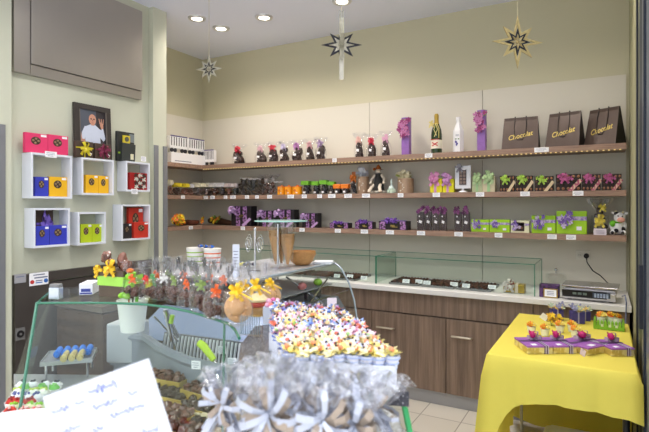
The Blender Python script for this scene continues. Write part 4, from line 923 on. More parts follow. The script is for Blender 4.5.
# small tubs with white cards inside the well
for k, (x, y, d) in enumerate(((211,357,'next to the green scoop'),(222,350,'reading card at the seam'),(232,362,'nearest the granite slab'),(196,365,'left of the green scoop'))):
    X, Y = onZ(x, y, 1.0); o = make('pc', price_card); put(o, (X,Y,1.0), R(20), (.5,1,.8)); tag(o, 'small white card standing in the refrigerated well, %s' % d, 'price card', 'cards in the refrigerated well')
def bintub(c):
    t = thing('sweet_container'); part(t, 'container', lambda b: (box(b, (0,0,.03), (.11,.09,.06), bev=.004)), mat((90,92,98), .3, .3))
    part(t, 'contents', lambda b: [lump(b, (random.Random(k).uniform(-.045,.045),random.Random(k+31).uniform(-.035,.035),.062), .012, k, sub=1) for k in range(22)], mat(c, .6, 0, .3)); return t
for k, (x, c, cn) in enumerate(((-1.13,(140,100,55),'brown'),(-1.28,(90,80,75),'dark'),(-1.43,(165,150,120),'tan'))):
    tag(put(bintub(c), (x,1.45+.0*k,.87), R(5)), 'small steel container of %s pieces in the refrigerated well' % cn, 'container', 'containers in the well')
# chrome gas strut behind
t = thing('glass_support_strut')
p0 = onZ(165,313,1.14); p1 = onZ(178,334,1.03)
part(t, 'rod', lambda b: (tube(b, [(p0[0],p0[1],1.15),(p1[0],p1[1],1.02)], .009, 8), tube(b, [(p0[0]-.06,p0[1],1.12),(p1[0],p1[1],1.0)], .004, 8), tube(b, [(p0[0]-.02,p0[1]+.1,.86),(p0[0],p0[1],1.15)], .008, 8)), CHROME, True)
part(t, 'green_clip', lambda b: box(b, (p0[0]+.035,p0[1],1.12), (.014,.014,.035), (0,.3,0), bev=.003), mat((170,215,60), .4))
tag(t, 'chrome strut with lime clip holding up the glass top', 'support strut')
# trays of blue rolls
def rolls(n, gold):
    t = thing('sweet_roll_tray')
    part(t, 'tray', lambda b: (box(b, (0,0,.004), (.2,.15,.006)), [box(b, (0,s*.074,.009), (.2,.003,.016)) for s in (-1,1)], [box(b, (s*.099,0,.009), (.003,.15,.016)) for s in (-1,1)]), mat((175,178,182), .3, .6))
    part(t, 'tray_feet', lambda b: [cyl(b, (sx*.08,sy*.06,-.029), .005, .058, n=8) for sx in (-1,1) for sy in (-1,1)], CHROME)
    def ro(b, k, x, y, gl):
        cyl(b, (x,y,.024), .0135, .068, (R(90),0,0), 12)
        cyl(b, (x,y-.036,.024), .009, .010, (R(90),0,0), 8)
    for k in range(n): part(t, 'foil_roll', lambda b: ro(b, k, -.05+.031*k, .02, 0), mat((25,115,215), .35, .1, .1), True)
    for k in range(gold): part(t, 'gold_roll', lambda b: ro(b, k, -.01+.031*k, -.045, 1), mat((205,190,130), .3, .4, .1), True)
    return t
X, Y = onZ(70,354,.93); tag(put(rolls(5,3), (X,Y,.91), R(47), (.95,1.1,1.1)), 'steel tray with blue and gold foil rolls in the pastry case', 'sweet tray')
# little cakes
def cake(topc, seed, topc2=None):
    t = thing('cake'); q = random.Random(seed)
    part(t, 'paper_base', lambda b: lathe(b, [(.001,0),(.03,0),(.038,.022),(.036,.022),(.03,.01)], n=20, wob=lambda k,j: 1+.05*(j%2)), mat((238,238,240), .6))
    part(t, 'cake_body', lambda b: sph(b, (0,0,.018), (.032,.032,.02), n=14), mat(topc, .5, 0, .12), True)
    part(t, 'topping', lambda b: [lump(b, (q.uniform(-.016,.016),q.uniform(-.016,.016),.036), (.009,.009,.006), k, sub=1) for k in range(6)], mat(topc2 or topc, .4, 0, .4, 80))
    return t
CK = [((235,235,240),(60,60,70),'white cream cake with dark sprinkles'),((110,190,80),(140,205,110),'green marzipan cake'),((235,235,225),(190,215,90),'white cake with pale green topping'),((240,240,245),(90,100,160),'white cake with dark berries'),((190,45,35),(150,25,25),'red berry tartlet'),((205,60,45),(235,210,200),'red strawberry tartlet'),((230,235,190),(150,210,60),'pale cake with green fruit')]
rowsC = [(0,381,(22,32,45,56)),(1,384.5,(24,42,54)),(2,388.5,(18,34,44)),(3,393,(16,26,36)),(4,398,(12,20,30)),(6,403,(14,30,40)),(5,407,(10,24,36)),(4,411,(9,22,34))]
cnt = 0; ORD = ['leftmost','second','third','fourth']
for ti, y, xs_ in rowsC:
    c1, c2, nm = CK[ti]
    for j, x in enumerate(xs_):
        X, Y = onZ(x, y, .875); o = make(('cake',ti), lambda: cake(c1, ti, c2)); put(o, (X,Y,.842), rnd.random()*6, (.62,.62,.9))
        rw = {381:'back',384.5:'second',388.5:'third',393:'fourth',398:'fifth',403:'sixth',407:'seventh',411:'front'}[y]
        tag(o, '%s, %s of the %s row in the pastry case' % (nm, ORD[j], rw), 'cake', 'little cakes in the pastry case')
# chocolate clusters in gold cartons
def cluster_tray(n, seed, c):
    t = thing('chocolate_carton'); q = random.Random(seed); w, d = .18, .07
    part(t, 'gold_carton', lambda b: (box(b, (0,0,.003), (w,d,.005)), box(b, (0,-d/2,.018), (w,.003,.036)), box(b, (0,d/2,.018), (w,.003,.036)), box(b, (-w/2,0,.018), (.003,d,.036)), box(b, (w/2,0,.018), (.003,d,.036))), mat((215,185,90), .35, .3, .2, 15))
    for k in range(n): part(t, 'chocolate_cluster', lambda b: [lump(b, (-w/2+.022+(k%5)*.034+q.uniform(-.005,.005),(-.017 if k < 5 else .017),.03+.01*j), (.017,.017,.014), seed+k*3+j, sub=2, amt=.25) for j in range(2)], c, True)
    return t
for k, (x, y, rz, c, cn, d) in enumerate([(166,377,-4,MCHOC,'milk chocolate','against the grey tub wall, left'),(206,392,-14,MCHOC,'milk chocolate','against the grey tub wall, right'),(168,394,-6,DCHOC,'dark glossy','behind the card, second row'),(205,408,-12,mat((66,38,26), .22, 0, .4, 40, spec=.7),'dark nut','below the right gold carton'),(172,412,-8,mat((98,48,27), .22, 0, .5, 40, spec=.7),'red brown','third row beside the white card'),(178,428,-8,mat((88,44,25), .22, 0, .5, 40, spec=.7),'red brown','front row at the glass')]):
    rz_h = (.04,.035,.012,.012,.001,.001)[k]; X, Y = onZ(x, y+4, .86+rz_h)
    bm = nb(); box(bm, (0,0,rz_h/2), (.17,.06,rz_h-.0005)); rs = obj('cake_riser', bm, mat((190,192,196), .4)); put(rs, (X,Y,.8405), R(rz+10)); tag(rs, 'grey riser plate under the %s clusters %s' % (cn, d), 'riser', 'risers in the pastry case')
    tag(put(cluster_tray(10, k*31, c), (X,Y,.8415+rz_h), R(rz+10), (1.0,1,1)), 'gold carton of %s clusters, %s' % (cn, d), 'chocolate carton', 'gold cartons of chocolate clusters')
def pcake(seed):
    t = thing('chocolate_slice')
    part(t, 'cake_body', lambda b: box(b, (0,0,.025), (.12,.055,.05), bev=.012), mat((50,34,32), .15, 0, .2, 20, .7), True)
    part(t, 'paper_liner', lambda b: (box(b, (0,-.03,.018), (.13,.002,.036)), box(b, (0,.03,.018), (.13,.002,.04)), box(b, (.066,0,.018), (.002,.058,.036))), mat((215,190,140), .6))
    part(t, 'cream_topping', lambda b: [lump(b, (-.045+.022*k,0,.052), (.012,.016,.005), k, sub=1) for k in range(5)], mat((200,185,150), .5)); return t
for x, y, rz, d in ((235,412,25,'at the corner of the glass'),(210,427,10,'next to the front gold carton'),(120,384,5,'behind the handwritten card, near the blue rolls'),(140,388,5,'behind the handwritten card, near the gold carton')):
    X, Y = onZ(x, y, .86); tag(put(make('pcake', lambda: pcake(1)), (X,Y,.842), R(rz)), 'dark glossy chocolate cake slice in cream paper %s' % d, 'cake slice', 'chocolate cake slices')
# =============== ON THE GLASS TOP ===============
T = GZ+.0045
t = thing('gift_crate')
part(t, 'crate', lambda b: box(b, (0,0,.055), (.13,.10,.11), bev=.003), mat((98,82,70), .5, 0, .3, 30))
part(t, 'green_band', lambda b: box(b, (0,0,.067), (.136,.106,.038)), mat((165,220,90), .5, 0, .05))
def figs(b):
    q = random.Random(8)
    for k in range(9): lump(b, (-.06+.015*k,q.uniform(-.03,.03),.135+q.uniform(-.015,.03)), (.018,.018,.026), k, i=k%2)
part(t, 'wrapped_chocolates', figs, [mat((150,105,90), .25, 0, .5, 60), mat((105,70,58), .25, 0, .5, 60)])
part(t, 'yellow_bow', lambda b: (bow(b, (.005,-.055,.125), .035, 6, 3), bow(b, (-.065,-.045,.11), .03, 5, 5)), mat((240,195,40), .4))
X, Y = onZ(107,299,GZ); tag(put(t, (X,Y+.06,T), R(8), (.92,1,.92)), 'brown gift crate with lime band holding wrapped chocolates and yellow bows', 'gift crate')
t = thing('product_box')
part(t, 'carton', lambda b: box(b, (0,0,.022), (.05,.10,.044), bev=.002), mat((230,230,240), .4))
part(t, 'blue_print', lambda b: (box(b, (0,-.0505,.018), (.035,.002,.012)), box(b, (.0,-.0505,.006), (.045,.002,.006))), mat((60,70,150), .4))
part(t, 'side_lines', lambda b: [box(b, (-.0255,0,.012+.008*k), (.002,.08,.003)) for k in range(3)], INK)
X, Y = onZ(83,295,GZ); tag(put(t, (X,Y+.03,T), R(38)), 'small white product carton with blue print lying on the glass top', 'carton')
t = thing('silver_packet')
part(t, 'packet', lambda b: box(b, (0,0,.022), (.04,.03,.044), bev=.003), mat((205,215,225), .2, .6, .2, 40))
part(t, 'lid', lambda b: box(b, (0,0,.05), (.036,.028,.012), bev=.003), mat((130,130,130), .4))
X, Y = onZ(56,300,GZ); tag(put(t, (X,Y,T), R(25)), 'little silvery packet with grey lid at the left end of the glass top', 'packet')
def plasticegg(c, h):
    return lambda b: lathe(b, [(.001,0),(.016,.002),(.018,h*.5),(.014,h*.95),(.001,h)], n=12)
for x, y, c, cn, h in ((138.5,297,(225,225,60),'yellow',.06),(143,296,(50,200,90),'green',.078)):
    X, Y = onZ(x, y, GZ); bm = nb(); plasticegg(0,h)(bm); o = obj('plastic_tube', bm, mat(c, .35), smooth=True); put(o, (X,Y+.05,T), 0, (.85,.85,1)); tag(o, 'bright %s plastic tube standing among the cellophane bags' % cn, 'tube')
t = thing('green_figure')
part(t, 'body', lambda b: (sph(b, (0,0,.035), (.022,.018,.035), n=12), sph(b, (.003,0,.08), (.016,.015,.018), n=12), tube(b, [(0,0,.06),(.03,-.01,.08),(.04,-.01,.1)], .006, 8), tube(b, [(0,0,.06),(-.02,-.01,.09)], .006, 8), sph(b, (-.012,-.02,.012), (.012,.02,.012)), sph(b, (.014,-.02,.012), (.012,.02,.012))), mat((150,215,60), .5, 0, .1), True)
part(t, 'orange_hat', lambda b: sph(b, (.003,0,.102), (.014,.014,.01)), ORANGE, True)
X, Y = onZ(125,300,GZ); tag(put(t, (X,Y+.02,T)), 'small lime green figure between the gift crate and the clear bags', 'figurine')
def sweetbag(seed, fill, bcol, big=0):
    t = thing('cellophane_bag'); q = random.Random(seed)
    part(t, 'chocolates', lambda b: [lump(b, (q.uniform(-.026,.026),q.uniform(-.022,.022),.014+q.uniform(0,.036)), (q.uniform(.012,.018),)*3, k+seed, amt=.25, sub=2) for k in range(12)], fill, True)
    part(t, 'cellophane_wrap', lambda b: wrap(b, .1, .18, .55, seed, top=.38), CELLO)
    part(t, 'bow', lambda b: bow(b, (0,-.014,.1), .022, 4, seed, w=.6), mat(bcol, .4, 0, .1))
    return t
BROWN = mat((88,50,32), .45, 0, .45, 60, bump=.3)
OR = (240,110,50); GRB = (140,165,90); WB = (225,225,220); RB = (230,60,55)
bags = [(134,300,262,OR,'orange','beside the lime green figure',0),(150,301,263,RB,'coral red','front row second from the left',0),(165,301,260,WB,'white','front row third from the left',0),(177,304,262,GRB,'dull green','front row fourth from the left',0),
 (190,308,265,OR,'orange','front row fifth from the left',0),(203,313,262,GRB,'sage green','front row sixth from the left',0),(217,320,268,OR,'bright orange','front row, left of the big cookie',0),
 (160,294,258,OR,'orange','back row, left',0),(172,295,257,GRB,'olive','back row, second',0),(186,297,258,OR,'orange','back row, third',0),(199,299,258,GRB,'moss green','back row, fourth',0),(212,301,258,OR,'orange','back row, fifth',0),(226,305,260,OR,'orange','back row, behind the big cookie',0)]
for k, (x, yb, yt, c, cn, d, _) in enumerate(bags):
    X, Y = onZ(x, yb, GZ); zc = (EYE-GZ)*F/(yb-206); H = hz(yt, zc)-GZ; q = random.Random(k)
    o = sweetbag(k*5+1, BROWN, c); put(o, (X,Y+.0,T), q.uniform(-.3,.6), (.86,.86,H/.18)); o.rotation_euler.y = q.uniform(-.08,.08)*0
    tag(o, 'clear bag of brown chocolates with %s bow, %s' % (cn, d), 'cellophane bag', 'bagged chocolates on the glass top')
def cookiebag(seed, kind):
    t = thing('cookie_bag')
    if kind == 'cookie':
        part(t, 'cookie', lambda b: (sph(b, (0,0,.052), (.046,.014,.046), n=20), sph(b, (0,-.012,.058), (.028,.014,.028), n=14), [sph(b, (.03*math.cos(a),-.011,.055+.03*math.sin(a)), (.007,.006,.007), n=8) for a in [k*.79 for k in range(8)]]), mat((214,165,110), .6, 0, .2, 30, bump=.2), True)
    else:
        part(t, 'sponge', lambda b: lathe(b, [(.001,0),(.026,.0),(.034,.028),(.03,.034),(.001,.036)], n=16), mat((205,160,95), .6, 0, .2), True)
        part(t, 'jam_layer', lambda b: lathe(b, [(.03,.034),(.038,.04),(.038,.05),(.03,.054)], n=16), mat((190,70,45), .4), True)
        part(t, 'cream_top', lambda b: lathe(b, [(.036,.054),(.038,.062),(.025,.074),(.006,.082),(.001,.083)], n=16), mat((240,222,165), .5), True)
    part(t, 'cellophane_wrap', lambda b: wrap(b, .1, .2, .55, seed, top=.3), CELLO)
    part(t, 'yellow_bow', lambda b: (bow(b, (0,-.012,.112), .03, 5, seed, w=.45), tube(b, [(0,-.012,.11),(.03,-.025,.1),(.055,-.02,.085)], .005, 5, flat=.4)), mat((250,205,40), .4, 0, .08))
    return t
for k, (x, yb, yt, kind, d, s) in enumerate([(238,326,264,'cookie','round cookie in clear wrap with yellow bow, nearest the granite and largest',1.02),(257,317,262,'cupcake','layered cupcake in clear wrap with yellow bow',1.0),(271,308,264,'cookie','round cookie in clear wrap with yellow bow, right of the cupcake',.85),(245,309,268,'cookie','round cookie in clear wrap with yellow bow, behind between cookie and cupcake',.9)]):
    X, Y = onZ(x, yb, GZ); zc = (EYE-GZ)*F/(yb-206); H = hz(yt, zc)-GZ
    tag(put(cookiebag(k, kind), (X,Y,T), R(20), (.9*s,.9*s,H/.2)), d, 'cookie bag')
# =============== GRANITE COUNTER AND CANDY TRAYS ===============
PA = onZ(409,392,GZ); PB = onZ(236,381,GZ); PB2 = onZ(241,344,GZ); PD = onZ(255,326,GZ); PC = onZ(330,318,GZ); PM = onZ(368,346,GZ)
gran = [PB, PA, PM, PC, (PC[0]-.30,PC[1]-.05), (PD[0]-.03,PD[1])]
t = thing('granite_counter')
part(t, 'granite_top', lambda b: prism(b, [PB,PA,PM,PC,PD,PB2], GZ-.028, GZ), granite())
def ins(p, k=.04):
    cx = sum(q[0] for q in [PB,PA,PM,PC,PD,PB2])/6; cy = sum(q[1] for q in [PB,PA,PM,PC,PD,PB2])/6
    return (p[0]+(cx-p[0])*k*2.2, p[1]+(cy-p[1])*k*2.2)
part(t, 'support_body', lambda b: prism(b, [ins(p,.09) for p in [PB,PA,PM,PC,PD,PB2]], .02, .78), mat((150,150,155), .5))
part(t, 'inner_shelf', lambda b: prism(b, [ins(p,.03) for p in [PB,PA,PM,PC,PD,PB2]], .78, .80), mat((200,202,205), .4))
g0 = [ins(p,.015) for p in (PB,PA,PM,PC)]
g1 = [(p[0],p[1]) for p in g0]
def bulge(b):
    # curved glass, bowed outwards as it drops
    cx, cy = ins(PM, .5)
    rows = []
    for k in range(8):
        f = k/7; o = 1+.30*math.sin(f*PI/2)
        rows.append([b.verts.new(((p[0]-cx)*(1+.16*math.sin(f*PI/2))+cx,(p[1]-cy)*(1+.05*math.sin(f*PI/2))+cy, GZ-.03-f*.36)) for p in g0])
    for k in range(7):
        for j in range(3): b.faces.new((rows[k][j],rows[k][j+1],rows[k+1][j+1],rows[k+1][j]))
part(t, 'curved_glass', bulge, GLASS)
cx, cy = ins(PM,.5)
part(t, 'glass_edge', lambda b: tube(b, [((g0[1][0]-cx)*(1+.16*math.sin(f*PI/2))+cx,(g0[1][1]-cy)*(1+.05*math.sin(f*PI/2))+cy,GZ-.03-f*.36) for f in [k/7 for k in range(8)]], .006, 6), mat((50,165,95), .2))
tag(t, 'speckled grey granite counter top over a curved glass case, carrying the candy trays', 'counter')
for k, (x, y, d) in enumerate(((391,428,'nearer one'),(398,436,'further one'))):
    X, Y = onZ(x, y, .82+.0*k)
    X, Y = onC(x-8, 1.12+.05*k); t = thing('yellow_cake')
    part(t, 'cake_body', lambda b: lathe(b, [(.001,0),(.05,0),(.055,.03),(.04,.05),(.001,.055)], n=20), mat((235,200,70), .5, 0, .2), True)
    part(t, 'paper_cup', lambda b: lathe(b, [(.053,0),(.06,.025)], n=20, wob=lambda k,j: 1+.03*(j%2)), mat((230,220,190), .6))
    put(t, (X,Y,.802)); t.location.z = .802; tag(t, 'yellow cake in the case under the granite, %s' % d, 'cake', 'yellow cakes under the granite')
# grid on the granite
ex = (Vector(PA)-Vector(PB)).normalized()
ey = (Vector(PC)-Vector(PA)).normalized()
def G(u, v):   # u 0..1 along a row from left to right edge, v metres back from the front edge along the right edge
    r = Vector(PA)+ey*v; wl_ = .335+.0*v; return r-ex*wl_*(1-u)
ang = math.atan2(ex.y, ex.x)
COLL = {'blue striped':(205,215,245),'blue ringed':(245,205,220),'blue and white':(150,178,236),'white':(246,240,205),'blue edged':(215,225,245)}
def candy(c1, c2, c3, c4, kind):
    t = thing('candy_stick'); q = random.Random(str(c1))
    part(t, 'wrapper_cone', lambda b: (lathe(b, [(.003,0),(.011,.03),(.015,.05),(.017,.054)], n=10), [cyl(b, (0,0,.008+.010*k), .0055+.0028*k, .003, n=10, r2=.0065+.0028*k, i=1) for k in range(5)]), [mat((232,232,240), .4), mat(c1, .4)])
    part(t, 'sweets', lambda b: (sph(b, (-.006,-.003,.06), .006, n=8), sph(b, (.007,-.002,.062), .0055, n=8, i=1), sph(b, (0,.005,.066), .006, n=8, i=2), sph(b, (.001,-.006,.071), .0028, n=6, i=3)), [mat(c2, .4), mat(c3, .4), mat(c4, .4), mat((60,45,45), .4)], True)
    part(t, 'collar', lambda b: [flower(b, (0,0,.055), .024, 6, 3, up=(0,-.3,1)), flower(b, (.004,0,.062), .018, 5, 5, i=1, up=(.3,-.6,.8))], [mat(c2, .5, 0, .1), mat(COLL[kind], .5)])
    return t
V = [((95,120,215),(250,238,160),(226,120,100),(245,225,215),'blue striped','yellow and red'),((100,135,220),(240,180,205),(150,200,120),(245,240,245),'blue ringed','pink and green'),
     ((80,110,210),(238,238,246),(110,140,220),(235,205,150),'blue and white','white and blue'),((190,205,240),(248,232,140),(245,238,185),(225,150,110),'white','pale yellow and orange'),
     ((100,130,220),(228,120,95),(245,225,150),(190,130,170),'blue edged','orange red')]
nrow = 7
rown = ['front','second','third','fourth','fifth','sixth','seventh','eighth','back']
vs = [.04+.072*k for k in range(nrow)]
for r in range(nrow):
    v = vs[r]; u0 = [.30,.29,.29,.30,.33,.36,.38][r]; u1 = .97
    p0, p1 = G(u0, v), G(u1, v); mid = (p0+p1)/2; L = (p1-p0).length
    t = thing('white_tray')
    part(t, 'tray', lambda b: (box(b, (0,0,.002), (L,.05,.004)), box(b, (0,-.024,.021), (L,.002,.042)), box(b, (0,.024,.021), (L,.002,.042)), box(b, (-L/2,0,.021), (.002,.05,.042)), box(b, (L/2,0,.021), (.002,.05,.042))), mat((232,236,245), .4))
    put(t, (mid.x,mid.y,GZ+.0005), ang); tag(t, 'long white candy tray on the granite, %s row' % rown[r], 'tray', 'white candy trays')
    n = int(L/.0235)
    for c in range(n):
        for w in (0,1):
            vi = [(3,0),(0,3),(1,0),(4,2),(1,3),(0,2),(2,4),(1,4),(0,1)][r][(c+w)%2] if r not in (0,) else (3 if w == 0 or c % 3 else 0)
            V_ = V[vi]; o = make(('candy',vi), lambda: candy(V_[0],V_[1],V_[2],V_[3],V_[4]))
            f = (c+.5)/n; p = p0.lerp(p1, f)+ey*(.011 if w else -.011)
            h = rnd.uniform(.0,.006)
            put(o, (p.x,p.y,GZ+.006+h), rnd.random()*6, (.98,.98,rnd.uniform(.82,.95)))
            o.rotation_euler.x = rnd.uniform(-.12,.12)
            tag(o, 'small %s candy stick with %s sweets, %s white tray' % (V_[4], V_[5], rown[r]), 'candy stick', 'candy sticks in the %s row, %s kind' % (rown[r], V_[4]))
# left column of white boxes
for k, (x, yb, d) in enumerate(((268.5,325,'far one with pink sweets'),(277,338,'middle one'),(289,354,'near one with green leaves'))):
    X, Y = onZ(x, yb, GZ); t = thing('white_box'); s = (EYE-GZ)*F/(yb-206)/F*15
    part(t, 'box', lambda b: (box(b, (0,-.03,.025), (s,.002,.05)), box(b, (0,.03,.025), (s,.002,.05)), box(b, (-s/2,0,.025), (.002,.06,.05)), box(b, (s/2,0,.025), (.002,.06,.05)), box(b, (0,0,.003), (s,.06,.006))), mat((205,212,225), .4))
    cs = [((215,120,165),(235,180,205)),((225,120,120),(120,110,180)),((150,190,90),(235,215,110))][k]
    part(t, 'sweets', lambda b: [lump(b, (rnd.uniform(-s*.36,s*.36),rnd.uniform(-.022,.022),.045+rnd.uniform(-.005,.02)), .009, j, i=j%2, sub=1) for j in range(18)], [mat(cs[0], .4), mat(cs[1], .4)])
    part(t, 'filling', lambda b: box(b, (0,0,.02), (s-.006,.054,.03)), mat(cs[0], .6))
    put(t, (X-.01,Y+.035,GZ+.0005), R(24)); tag(t, 'small white box at the left of the candy trays, %s' % d, 'box', 'small white sweet boxes')
t = thing('glass_trough'); X, Y = onZ(247,337,GZ)
part(t, 'rods', lambda b: [box(b, (-.045+.011*k,0,.03), (.003,.003,.056)) for k in range(9)], mat((95,120,125), .3))
part(t, 'glass', lambda b: box(b, (0,0,.03), (.10,.02,.058)), JAR)
tag(put(t, (X,Y+.015,GZ+.001), R(15), (.6,1,.9)), 'short clear glass trough with rods below the big cookie', 'glass trough')
# white cards among the candy
for x, y0, y1, w, d, c in ((333,306,323,.030,'plain pinkish white card standing behind the candy trays',(232,218,226)),):
    X, Y = onZ(x, 320, GZ); bm = nb(); box(bm, (0,0,.03), (w,.002,.062)); tag(put(obj('standing_card', bm, mat(c, .6)), (X-.02,Y+.03,GZ-.03+.03), R(30)), d, 'card')
# =============== ICE CREAM CASE ===============
t = thing('ice_cream_case')
IZ = 1.2; XF = -1.455; Y0, Y1 = 1.86, 2.72
prof = [(XF,IZ),(XF+.045,IZ-.03),(XF+.10,IZ-.12),(XF+.135,IZ-.22),(XF+.155,IZ-.34),(XF+.16,IZ-.45)]
part(t, 'top_shelf', lambda b: prism(b, [(XF,Y0),(XF,Y1),(XF-.5,Y1),(XF-.5,Y0)], IZ-.012, IZ), mat((196,196,198), .3, .2, .05))
def cg(b):
    a = [b.verts.new((x,Y0,z)) for x,z in prof]; c = [b.verts.new((x,Y1,z)) for x,z in prof]
    for k in range(5): b.faces.new((a[k],c[k],c[k+1],a[k+1]))
part(t, 'curved_glass', cg, GLASS, True)
def side(Yc):
    def f(b):
        vs_ = [b.verts.new((x,Yc,z)) for x,z in prof]+[b.verts.new((XF-.45,Yc,.75)),b.verts.new((XF-.45,Yc,IZ-.01))]
        b.faces.new(vs_)
    return f
part(t, 'side_glass', side(Y1-.001), GLASS); 
part(t, 'glass_edge', lambda b: (tube(b, [(x,Y1,z) for x,z in prof], .0055, 6), tube(b, [(x,Y0,z) for x,z in prof], .0055, 6), tube(b, [(XF,Y0,IZ),(XF,Y1,IZ)], .006, 6)), mat((165,178,185), .2, .2))
def lower(b):
    pf = [(XF-.5,.02),(XF+.14,.02),(XF+.13,.86),(XF+.03,1.0),(XF-.5,1.0)]
    a = [b.verts.new((x,Y0+.012,z)) for x,z in pf]; c = [b.verts.new((x,Y1-.012,z)) for x,z in pf]
    for k in range(5): b.faces.new((a[k],c[k],c[(k+1)%5],a[(k+1)%5]))
    b.faces.new(a); b.faces.new(c)
part(t, 'lower_body', lower, mat((112,116,126), .35, .2, .1))
part(t, 'base_skirt', lambda b: prism(b, [(XF+.146,Y0),(XF+.165,Y0),(XF+.165,Y1),(XF+.146,Y1)], .02, .75), mat((158,166,182), .35, .1, .05))
part(t, 'back_panel', lambda b: box(b, (XF-.46,(Y0+Y1)/2,1.06), (.012,Y1-Y0-.03,.24)), mat((95,98,106), .3, .3, .1))
part(t, 'chrome_rack', lambda b: (tube(b, [(XF+.03,Y1-.15,IZ-.08),(XF+.02,Y1-.35,IZ-.2),(XF-.0,Y1-.45,IZ-.16)], .005, 6), tube(b, [(XF-.1,Y0+.05,IZ-.03),(XF+.06,Y0+.3,IZ-.2)], .006, 6), tube(b, [(XF-.12,Y0+.5,IZ-.05),(XF+.05,Y0+.62,IZ-.2),(XF-.05,Y0+.75,IZ-.2)], .006, 6), tube(b, [(XF+.1,Y0+.02,IZ-.16),(XF+.1,Y1-.02,IZ-.16)], .004, 6)), CHROME, True)
part(t, 'inner_shelf', lambda b: box(b, (XF-.20,(Y0+Y1)/2,IZ-.13), (.38,Y1-Y0-.02,.006)), mat((150,152,158), .3, .2))
part(t, 'label', lambda b: (box(b, (XF+.155,Y1-.12,.88), (.004,.10,.05)), box(b, (XF+.162,Y1-.1,.70), (.004,.06,.05)), box(b, (XF+.162,Y1-.28,.79), (.004,.14,.035), i=1)), [PAPER, mat((170,175,180), .4)])
tag(t, 'grey ice cream case with bowed glass front beside the cabinets', 'display case')
for k in range(4):
    o = thing('ice_cream_tub'); cc = [((95,75,62),'brown'),((140,90,90),'berry'),((175,170,160),'pale'),((120,130,85),'pistachio')][k]
    part(o, 'steel_tub', lambda b: box(b, (0,0,.02), (.28,.17,.04), bev=.006), mat((125,127,132), .3, .6))
    part(o, 'ice_cream', lambda b: [lump(b, (-.09+.09*j,0,.04), (.045,.07,.016), j+k*4) for j in range(3)], mat(cc[0], .5, 0, .3), True)
    put(o, (XF-.2,Y0+.12+.2*k,1.001)); tag(o, 'steel tub of %s ice cream in the bowed glass case' % cc[1], 'ice cream tub', 'ice cream tubs')
for k, (yy, c, d) in enumerate(((Y1-.12,(150,200,60),'nearest the cabinets'),(Y1-.3,(200,120,120),'left of the green one'))):
    o = thing('fruit'); part(o, 'apple' if k == 0 else 'berry', lambda b: sph(b, (0,0,.02), (.028,.028,.022), n=10), mat(c, .5, 0, .2), True)
    part(o, 'stem', lambda b: cyl(b, (0,0,.044), .002, .012, n=6), mat((90,70,40), .6))
    put(o, (XF-.05,yy,IZ-.1265)); tag(o, '%s decoration fruit on the inner glass shelf of the ice cream case' % ('green' if k == 0 else 'pink'), 'fruit', 'decoration fruits')
# waffle cone stand
CX, CY = onZ(281,268,IZ)
WAF = mat((212,158,98), .6, 0, .4, 70, bump=.4)
t = thing('cone_holder')
part(t, 'acrylic_tubes', lambda b: (lathe(b, [(.028,.03),(.05,.25)], (-.04,0,0), n=18), lathe(b, [(.028,.03),(.05,.25)], (.045,0,0), n=18), lathe(b, [(.05,.03),(.07,.262)], (.002,0,0), n=24)), JAR, True)
part(t, 'glass_plate', lambda b: (lathe(b, [(.001,.262),(.15,.262),(.15,.268),(.001,.268)], n=32)), mat((170,215,205), .15, 0, .05, 20, .7), True)
part(t, 'base', lambda b: (lathe(b, [(.001,0),(.06,0),(.06,.006),(.035,.014),(.03,.03),(.05,.042),(.058,.04)], n=24)), JAR, True)
part(t, 'chrome_post', lambda b: cyl(b, (.012,-.048,.13), .006, .24, n=10), CHROME, True)
tag(put(t, (CX,CY,IZ+.001)), 'clear waffle cone holder with round glass plate on top', 'cone holder')
for k, (dx, dy, tl, h, d) in enumerate(((-.028,-.01,.0,.19,'left one'),(.045,.0,.0,.17,'right one'),(-.02,.035,0,.20,'back one'))):
    o = thing('waffle_cones')
    for j in range(3): part(o, 'cone', lambda b: lathe(b, [(.001,.0+.016*j),(.006,.001+.016*j),(.040,h-.03+.016*j),(.042,h-.03+.016*j),(.038,h-.034+.016*j)], n=16, wob=lambda k_,jj: 1+.02*(jj%2)), WAF, True)
    put(o, (CX+dx,CY+dy,IZ+.022), 0); tag(o, 'nested stack of tan waffle cones in the clear holder, %s' % d, 'waffle cones', 'stacks of waffle cones')
t = thing('waffle_bowl'); 
part(t, 'bowl', lambda b: lathe(b, [(.001,.004),(.04,0),(.07,.02),(.085,.05),(.092,.062),(.084,.056),(.066,.026),(.001,.012)], n=28, wob=lambda k,j: 1+.04*math.sin(j*2.2)), WAF, True)
part(t, 'waffle_flap', lambda b: (lathe(b, [(.06,.05),(.088,.062),(.09,.075)], n=18), ), WAF, True)
X, Y = onZ(302,265,IZ); tag(put(t, (X,Y,IZ+.001), 0, (.92,.92,1.1)), 'tan waffle bowl on the grey counter beside the cone holder', 'waffle bowl')
t = thing('paper_napkins'); part(t, 'sheets', lambda b: [box(b, (0,0,.003+.005*k), (.14,.13,.004), (0,0,.08*k)) for k in range(3)], mat((225,230,236), .6))
X, Y = onZ(322,264,IZ); tag(put(t, (X,Y+.02,IZ+.001), R(15), (.8,.8,1)), 'small stack of white napkins at the corner of the ice cream case', 'napkins')
